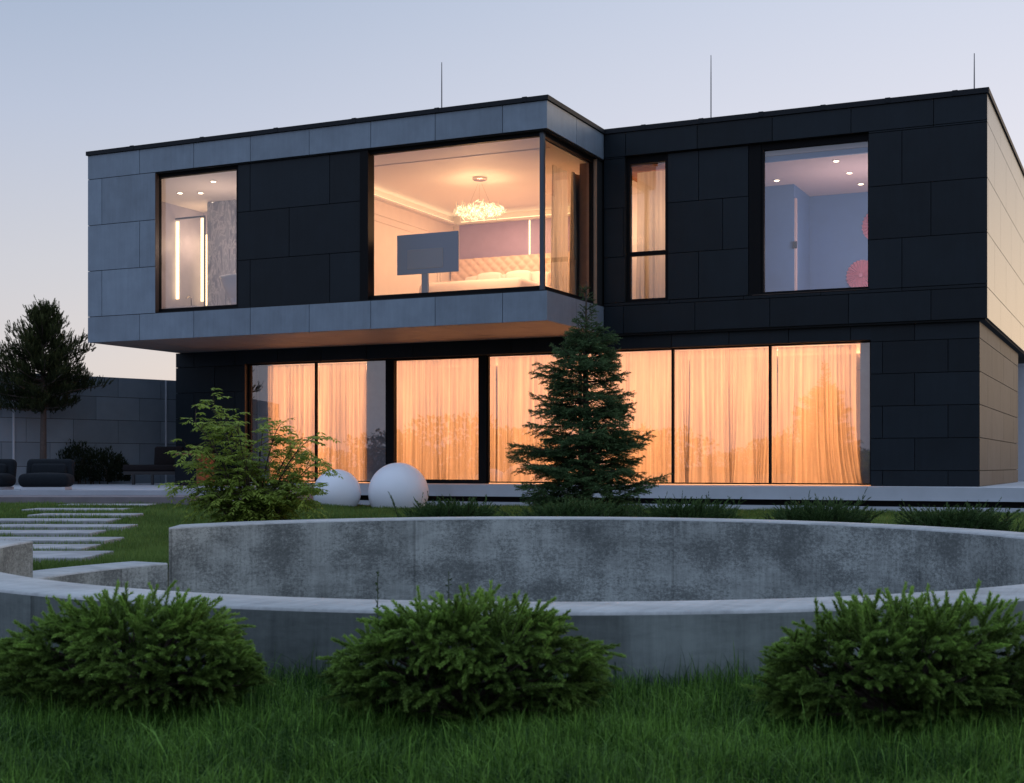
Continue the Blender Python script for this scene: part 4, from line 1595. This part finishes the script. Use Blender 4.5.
def leafy_shrub(x, d):
    rng = np.random.default_rng(21)
    base = np.array(site(x, d, 0))
    root = empty('leafy_shrub', base, 'light green deciduous shrub with drooping leaflets above the ring wall', 'shrub')
    tips = [(-.55, .1, 1.50), (-.72, -.2, 1.36), (-.40, .2, 1.38), (-.15, -.3, 1.30), (.08, .2, 1.32), (.30, -.1, 1.24), (.50, .3, 1.17), (.68, -.25, 1.12),
            (.84, .1, .98), (.80, -.3, .74), (.62, .35, .66), (-.85, .1, 1.02), (-.80, -.3, .74), (-.62, .4, .60), (.4, -.4, .52), (-.35, -.45, .62), (0, -.4, .95),
            (-.5, -.25, 1.0), (.25, .4, .9), (.45, 0, .9), (-.2, .3, 1.05), (-.9, -.1, .5), (.75, .0, .45), (-.1, -.35, .7), (.15, -.3, .65), (-.5, -.1, .75), (.45, -.2, .72), (-.3, .1, .85), (.1, 0, .55), (-.6, 0, .45), (.3, .3, .6)]
    tips = [(a * .80, b, c_) for a, b, c_ in tips if c_ > .52]
    lim = MB()
    LP, LD, LS = [], [], []
    for tx, td, tz in tips:
        tip = np.array([tx, td, tz])
        ctrl = np.array([tx * .35, td * .35, tz * .72])
        pts = [(1 - t) ** 2 * np.array([tx * .05, td * .05, .0]) + 2 * t * (1 - t) * ctrl + t * t * tip for t in np.linspace(0, 1, 8)]
        pw = [site_np(p) + base for p in pts]
        lim.tube(pw, list(np.linspace(.016, .003, 8)), 5, caps=False)
        for k in range(18):
            t = rng.uniform(.30, 1.0)
            p = (1 - t) ** 2 * np.array([tx * .05, td * .05, .0]) + 2 * t * (1 - t) * ctrl + t * t * tip
            tg = unit(2 * (1 - t) * ctrl + 2 * t * (tip - ctrl))
            sub = unit(tg * .6 + rng.normal(0, .6, 3) + np.array([tx * .5, td * .2, .05]))
            sl2 = rng.uniform(.08, .26)
            q = p + sub * sl2 + np.array([0, 0, -.02])
            lim.tube([site_np(p) + base, site_np((p + q) / 2 + [0, 0, .015]) + base, site_np(q) + base], [.004, .003, .0018], 4, caps=False)
            for j in range(3):
                u = (j + 1) / 3
                LP.append(p + (q - p) * u); LD.append(unit(sub * .7 + rng.normal(0, .55, 3) * [1, 1, .35])); LS.append(np.clip(.35 + .35 * (t - .3) + .25 * (p[2] / 1.4) + rng.normal(0, .14), .02, 1))
    LP, LD, LS = np.array(LP), np.array(LD), np.array(LS)
    LD[:, 2] = np.clip(LD[:, 2], -.35, .35); LD = unit(LD)
    pos, dr, nr_, ln, wd, sh = [], [], [], [], [], []
    for i in range(len(LP)):
        Lr = rng.uniform(.10, .17)
        for k in range(5):
            t = .2 + .75 * k / 4
            q = LP[i] + LD[i] * Lr * t + np.array([0, 0, -.05 * t * t])
            sv = unit(np.cross(LD[i], [0, 0, 1.0]))
            for sg in (-1, 1):
                dd = unit(LD[i] * .45 + sv * sg + np.array([0, 0, -.42]) + rng.normal(0, .15, 3))
                pos.append(q); dr.append(dd); nr_.append(unit(np.array([0, 0, 1.0]) + rng.normal(0, .25, 3))); ln.append(rng.uniform(.046, .068)); wd.append(rng.uniform(.020, .028)); sh.append(LS[i] + rng.normal(0, .08))
        pos.append(LP[i] + LD[i] * Lr + np.array([0, 0, -.05])); dr.append(unit(LD[i] + [0, 0, -.4])); nr_.append(np.array([0, 0, 1.0])); ln.append(.05); wd.append(.02); sh.append(LS[i])
    pos, dr, nr_, ln, wd, sh = map(np.array, (pos, dr, nr_, ln, wd, sh))
    tri = leaf_quads(site_np(pos) + base, site_np(dr), site_np(nr_), ln, wd)
    tri_mesh('leaves', tri, np.tile(sh, 4).clip(0, 1), 'ash', root)
    lim.build('branches', 'stem', root)


leafy_shrub(-2.60, 13.85)


def juniper(x, d, w_, h_, label, seed):
    rng = np.random.default_rng(seed)
    h_ *= 1.08
    base = np.array(site(x, d, 0))
    root = empty('juniper', base, label, 'shrub', 'low junipers along the far ring wall')
    n = 420
    az = rng.uniform(0, 6.28, n)
    el = rng.uniform(.12, 1.25, n)
    dr = np.stack([np.cos(az) * np.cos(el), np.sin(az) * np.cos(el) * .7, np.sin(el) * .9], 1)
    p0 = np.stack([rng.normal(0, w_ * .20, n), rng.normal(0, w_ * .12, n), rng.uniform(.02, h_ * .35, n)], 1)
    tx = np.cos(az) * np.cos(el)
    ln = rng.uniform(.62, .95, n) * np.minimum(w_ * .40 / np.maximum(np.abs(np.cos(el)), .3), h_ * .72 / np.maximum(np.sin(el), .25))
    dr = unit(dr)
    bend = np.stack([dr[:, 0] * .03, dr[:, 1] * .03, np.where(el < .7, .05, -.02)], 1)
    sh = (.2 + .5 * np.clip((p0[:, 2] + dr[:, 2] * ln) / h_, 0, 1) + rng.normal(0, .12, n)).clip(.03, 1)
    P, D, B = site_np(p0) + base, site_np(dr), site_np(bend)
    t1, s1 = brush(P, D, ln, B, 90, .036, .009, .75, rng, sh, base_gap=.1)
    # side sprays
    T, Sx = [t1], [s1]
    for k in range(3):
        tt = rng.uniform(.35, .8, n)
        q = P + D * (ln * tt)[:, None] + B * (tt * tt)[:, None]
        d2 = unit(D + rng.normal(0, .45, D.shape))
        t2, s2 = brush(q, d2, ln * rng.uniform(.25, .45, n), B * .3, 34, .026, .006, .5, rng, sh)
        T.append(t2); Sx.append(s2)
    tri_mesh('needles', np.concatenate(T), np.concatenate(Sx), 'juniper', root)
    mb = MB()
    ribbons(mb, P[::3], D[::3], ln[::3] * .8, B[::3], .006, 4)
    mb.build('stems', 'stem', root)


for px_, d, w_, h_, lab, sd_ in ((452, 15.6, .95, .52, 'low juniper right of the white globes', 41), (575, 15.9, 1.0, .50, 'low juniper at the foot of the spruce', 42), (688, 15.4, .95, .52, 'low juniper just right of the spruce foot', 43),
                                (822, 15.0, .95, .52, 'low juniper below the rightmost lounge curtain', 44), (957, 14.2, 1.0, .49, 'low juniper below the right corner of the house', 45)):
    juniper((px_ - 512) / 1375 * d, d, w_, h_, lab, sd_)


def hedge(x, d):
    rng = np.random.default_rng(61)
    base = np.array(site(x, d, .45))
    root = empty('evergreen_bush', base, 'dark evergreen bush between lounge chair and sofa', 'shrub')
    n = 5200
    c_ = rng.choice(5, n)
    cx = np.array([-.62, -.25, .15, .5, .78])[c_]
    rr = np.array([.34, .42, .44, .40, .26])[c_]
    hh = np.array([.78, .98, .86, .84, .62])[c_]
    u = unit(rng.normal(size=(n, 3)))
    u[:, 2] = np.abs(u[:, 2])
    rho = rng.uniform(.55, 1.05, n) ** .6
    lump = 1 + .12 * np.sin(u[:, 0] * 7 + c_) * np.sin(u[:, 1] * 6) + .1 * np.sin(u[:, 2] * 9 + c_)
    pos = np.stack([cx + rr * u[:, 0] * rho * lump, .3 * u[:, 1] * rho, .06 + hh * u[:, 2] * rho * lump], 1)
    dr = unit(u + np.array([0, 0, .8]) + rng.normal(0, .4, (n, 3)))
    nr_ = unit(rng.normal(size=(n, 3)))
    tri = leaf_quads(site_np(pos) + base, site_np(dr), site_np(nr_), rng.uniform(.06, .11, n), rng.uniform(.025, .04, n))
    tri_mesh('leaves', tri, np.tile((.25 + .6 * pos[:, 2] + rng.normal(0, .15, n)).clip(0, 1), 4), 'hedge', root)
    mb = MB()
    for k in range(16):
        a = base + site_np(np.array([rng.uniform(-.7, .8), 0, 0]))
        mb.tube([a, a + site_np(np.array([rng.normal(0, .1), rng.normal(0, .1), .35])), a + site_np(np.array([rng.normal(0, .2), rng.normal(0, .1), .7]))], [.018, .012, .004], 5)
    mb.build('stems', 'stem', root)


hedge(-10.55, 34.2)


# far wood all round the plot
def far_wood():
    rng = np.random.default_rng(77)
    T, Sx = [], []
    for k in range(150):
        az = 2 * math.pi * k / 150 + rng.normal(0, .02)
        front = math.cos(az - math.pi / 2) > .80             # sector behind the house
        dist = rng.uniform(70, 95) if not front else rng.uniform(95, 120)
        c_ = np.array([math.cos(az) * dist, math.sin(az) * dist - (28 if not front else 0), 0])
        if not front and c_[1] > -20 and abs(c_[0]) < 60 and c_[1] < 0: c_[1] = -32 - 8 * rng.random()
        H = rng.uniform(2.2, 5.2) * (1 if not front else .75)
        if rng.random() < .22 and not front: H *= 1.6
        W = H * rng.uniform(.7, 1.2)
        n = 1300 if c_[1] < -20 else 330
        u = unit(rng.normal(size=(n, 3)))
        rho = rng.uniform(.3, 1.05, n) ** .5
        lump = 1 + .2 * np.sin(u[:, 0] * 5 + k) * np.sin(u[:, 2] * 6 + 2 * k)
        pos = c_ + np.stack([W * u[:, 0] * rho * lump, W * u[:, 1] * rho * lump, H * .5 + H * .5 * u[:, 2] * rho * lump], 1)
        s_ = (.042 if c_[1] < -20 else .10) * H
        T.append(leaf_quads(pos, unit(u + rng.normal(0, .8, (n, 3))), unit(rng.normal(size=(n, 3))), np.full(n, s_ * 2.2), np.full(n, s_ * 1.5)))
        Sx.append(np.tile((.3 + .5 * u[:, 2] + rng.normal(0, .2, n)).clip(0, 1), 4))
    o = tri_mesh('far_wood', np.concatenate(T), np.concatenate(Sx), 'wood')
    tag(o, 'distant low wood around the plot', 'wood', kind='stuff')


far_wood()


# ------------------------------------------------------------------ grass
def blades(name, X, D, Zb, H, W, rng, mat, label, seg=2, lean=.45, shade=None):
    n = len(X)
    az = rng.uniform(0, 6.28, n)
    ld = np.stack([np.cos(az), np.sin(az), np.zeros(n)], 1)
    sd_ = np.stack([-np.sin(az + rng.normal(0, .6, n)), np.cos(az), np.zeros(n)], 1)
    le = np.abs(rng.normal(0, lean, n))
    b = np.stack([X, D, Zb], 1)
    rows = []
    ks = [(0, 1.0), (.5, .8)] if seg == 2 else [(0, 1.0), (.35, .95), (.7, .65)]
    for t, wf in ks:
        c_ = b + ld * (le * H * t * t)[:, None] + np.array([0, 0, 1.0]) * (H * t * (1 - .28 * le * t))[:, None]
        rows += [c_ - sd_ * (W * wf * .5)[:, None], c_ + sd_ * (W * wf * .5)[:, None]]
    rows.append(b + ld * (le * H)[:, None] + np.array([0, 0, 1.0]) * (H * (1 - .35 * le))[:, None])
    k = len(rows)
    P = site_np(np.stack(rows, 1).reshape(-1, 3))
    o = np.arange(n)[:, None] * k
    tris = []
    for i in range(len(ks) - 1):
        a = 2 * i
        tris += [o + np.array([a, a + 1, a + 3]), o + np.array([a, a + 3, a + 2])]
    a = 2 * (len(ks) - 1)
    tris.append(o + np.array([a, a + 1, a + 2]))
    sh = rng.beta(2.2, 2.4, n) if shade is None else shade
    F = np.concatenate(tris)
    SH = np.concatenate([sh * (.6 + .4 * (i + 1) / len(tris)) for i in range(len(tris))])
    ob = mesh_np(name, P, F, mat, None, SH)
    return tag(ob, label, 'grass', kind='stuff')


def vnoise(x, y, rng, cell):
    g = rng.random((64, 64))
    u, v = (x / cell) % 63, (y / cell) % 63
    i, j = u.astype(int), v.astype(int)
    fu, fv = u - i, v - j
    fu, fv = fu * fu * (3 - 2 * fu), fv * fv * (3 - 2 * fv)
    return (g[i, j] * (1 - fu) + g[i + 1, j] * fu) * (1 - fv) + (g[i, j + 1] * (1 - fu) + g[i + 1, j + 1] * fu) * fv


rng = np.random.default_rng(3)
n = 170000
d = rng.uniform(3.35, 6.9, n)
x = rng.uniform(-1, 1, n) * (.40 * d + .35)
rr = np.hypot(x - RC[0], d - RC[1])
k = rr > RO + .012
d, x = d[k], x[k]
ptch = vnoise(x + 40, d, rng, .28) * .6 + vnoise(x + 40, d, rng, .09) * .4
keep = rng.random(len(x)) < .55 + .6 * ptch
d, x, ptch = d[keep], x[keep], ptch[keep]
H = (.060 + .095 * ptch) * rng.uniform(.6, 1.25, len(x))
H[rng.random(len(x)) < .03] *= 1.5
wall = np.hypot(x - RC[0], d - RC[1]) - RO
H *= 1 + .5 * np.exp(-(wall / .06) ** 2)
shd = (.04 + .50 * vnoise(x + 40, d, rng, .30) + .40 * rng.normal(0, .8, len(x))).clip(0, 1)
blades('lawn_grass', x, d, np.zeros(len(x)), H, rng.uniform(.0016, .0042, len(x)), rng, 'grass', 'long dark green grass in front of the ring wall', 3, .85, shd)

n = 520000
d = 10.5 + (29.3 - 10.5) * rng.random(n) ** 1.25
x = rng.uniform(-1, 1, n) * (.39 * d + .6)
v = site_np(np.stack([x, d, 0 * d], 1))
ok = (np.hypot(x - RC[0], d - RC[1]) > RO + .02) & (v[:, 1] < 26.44)
ok &= ~((x < -5.6) & (d > 23.85)) & ~((x < -5.1 ) & (d > 25.3)) & ~((v[:,0] < -19.2) & (d > 25.3))
for xc, dc, hl, hw in slab_rects:
    ok &= ~((np.abs(x - xc) < hl - .02) & (np.abs(d - dc) < hw - .01))
# behind the far wall only the strip that shows needs blades; keep the rest thinner
x, d = x[ok], d[ok]
ptch = vnoise(x + 60, d, rng, .5)
H = (.055 + .06 * ptch) * rng.uniform(.6, 1.25, len(x))
for xc, dc, hl, hw in slab_rects:
    near = (np.abs(x - xc) < hl + .08) & (np.abs(d - dc) < hw + .10)
    H[near] *= .62
shd = (.02 + .36 * ptch + .42 * vnoise(x + 60, d, rng, 1.7) + .26 * rng.normal(0, .6, len(x))).clip(0, 1)
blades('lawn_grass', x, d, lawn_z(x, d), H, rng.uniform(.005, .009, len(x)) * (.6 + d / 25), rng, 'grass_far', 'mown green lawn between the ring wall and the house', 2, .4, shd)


# tall weeds
def weed(x, d, h_, label, seed):
    rng_ = np.random.default_rng(seed)
    base = np.array(site(x, d, 0))
    root = empty('tall_weed', base, label, 'weed', 'thin weeds above the shrubs')
    pts = [base, base + [.01, .0, h_ * .5], base + [rng_.normal(0, .012), .01, h_]]
    mb = MB(); mb.tube(pts, [.0025, .002, .0012], 5); mb.build('stalk', 'weed', root)
    n_ = 46
    t = rng_.uniform(.45, 1, n_)
    pos = base + np.stack([.01 * t, 0 * t, h_ * t], 1)
    dr_ = unit(np.stack([rng_.normal(0, 1, n_), rng_.normal(0, 1, n_), rng_.uniform(.3, 1.5, n_)], 1))
    tri_mesh('leaves', leaf_quads(pos, dr_, unit(rng_.normal(size=(n_, 3))), rng_.uniform(.010, .022, n_), rng_.uniform(.003, .006, n_)), np.tile(rng_.random(n_), 4), 'weed', root)


weed(-.49, 4.93, .52, 'tall thin weed left of the middle dwarf spruce', 1)
weed(-.235, 4.95, .52, 'thin feathery weed rising behind the middle dwarf spruce', 2)

# ------------------------------------------------------------------ render settings
S.view_settings.view_transform = 'Standard'
S.view_settings.look = 'None'
S.view_settings.exposure = 0
S.render.engine = 'CYCLES'
S.cycles.use_denoising = True
try:
    S.cycles.denoiser = 'OPENIMAGEDENOISE'
    S.cycles.denoising_input_passes = 'RGB_ALBEDO_NORMAL'
except Exception:
    pass
S.cycles.max_bounces = 8
S.cycles.diffuse_bounces = 4
S.cycles.transparent_max_bounces = 16
S.cycles.sample_clamp_indirect = 4
S.cycles.caustics_reflective = False
S.cycles.caustics_refractive = False
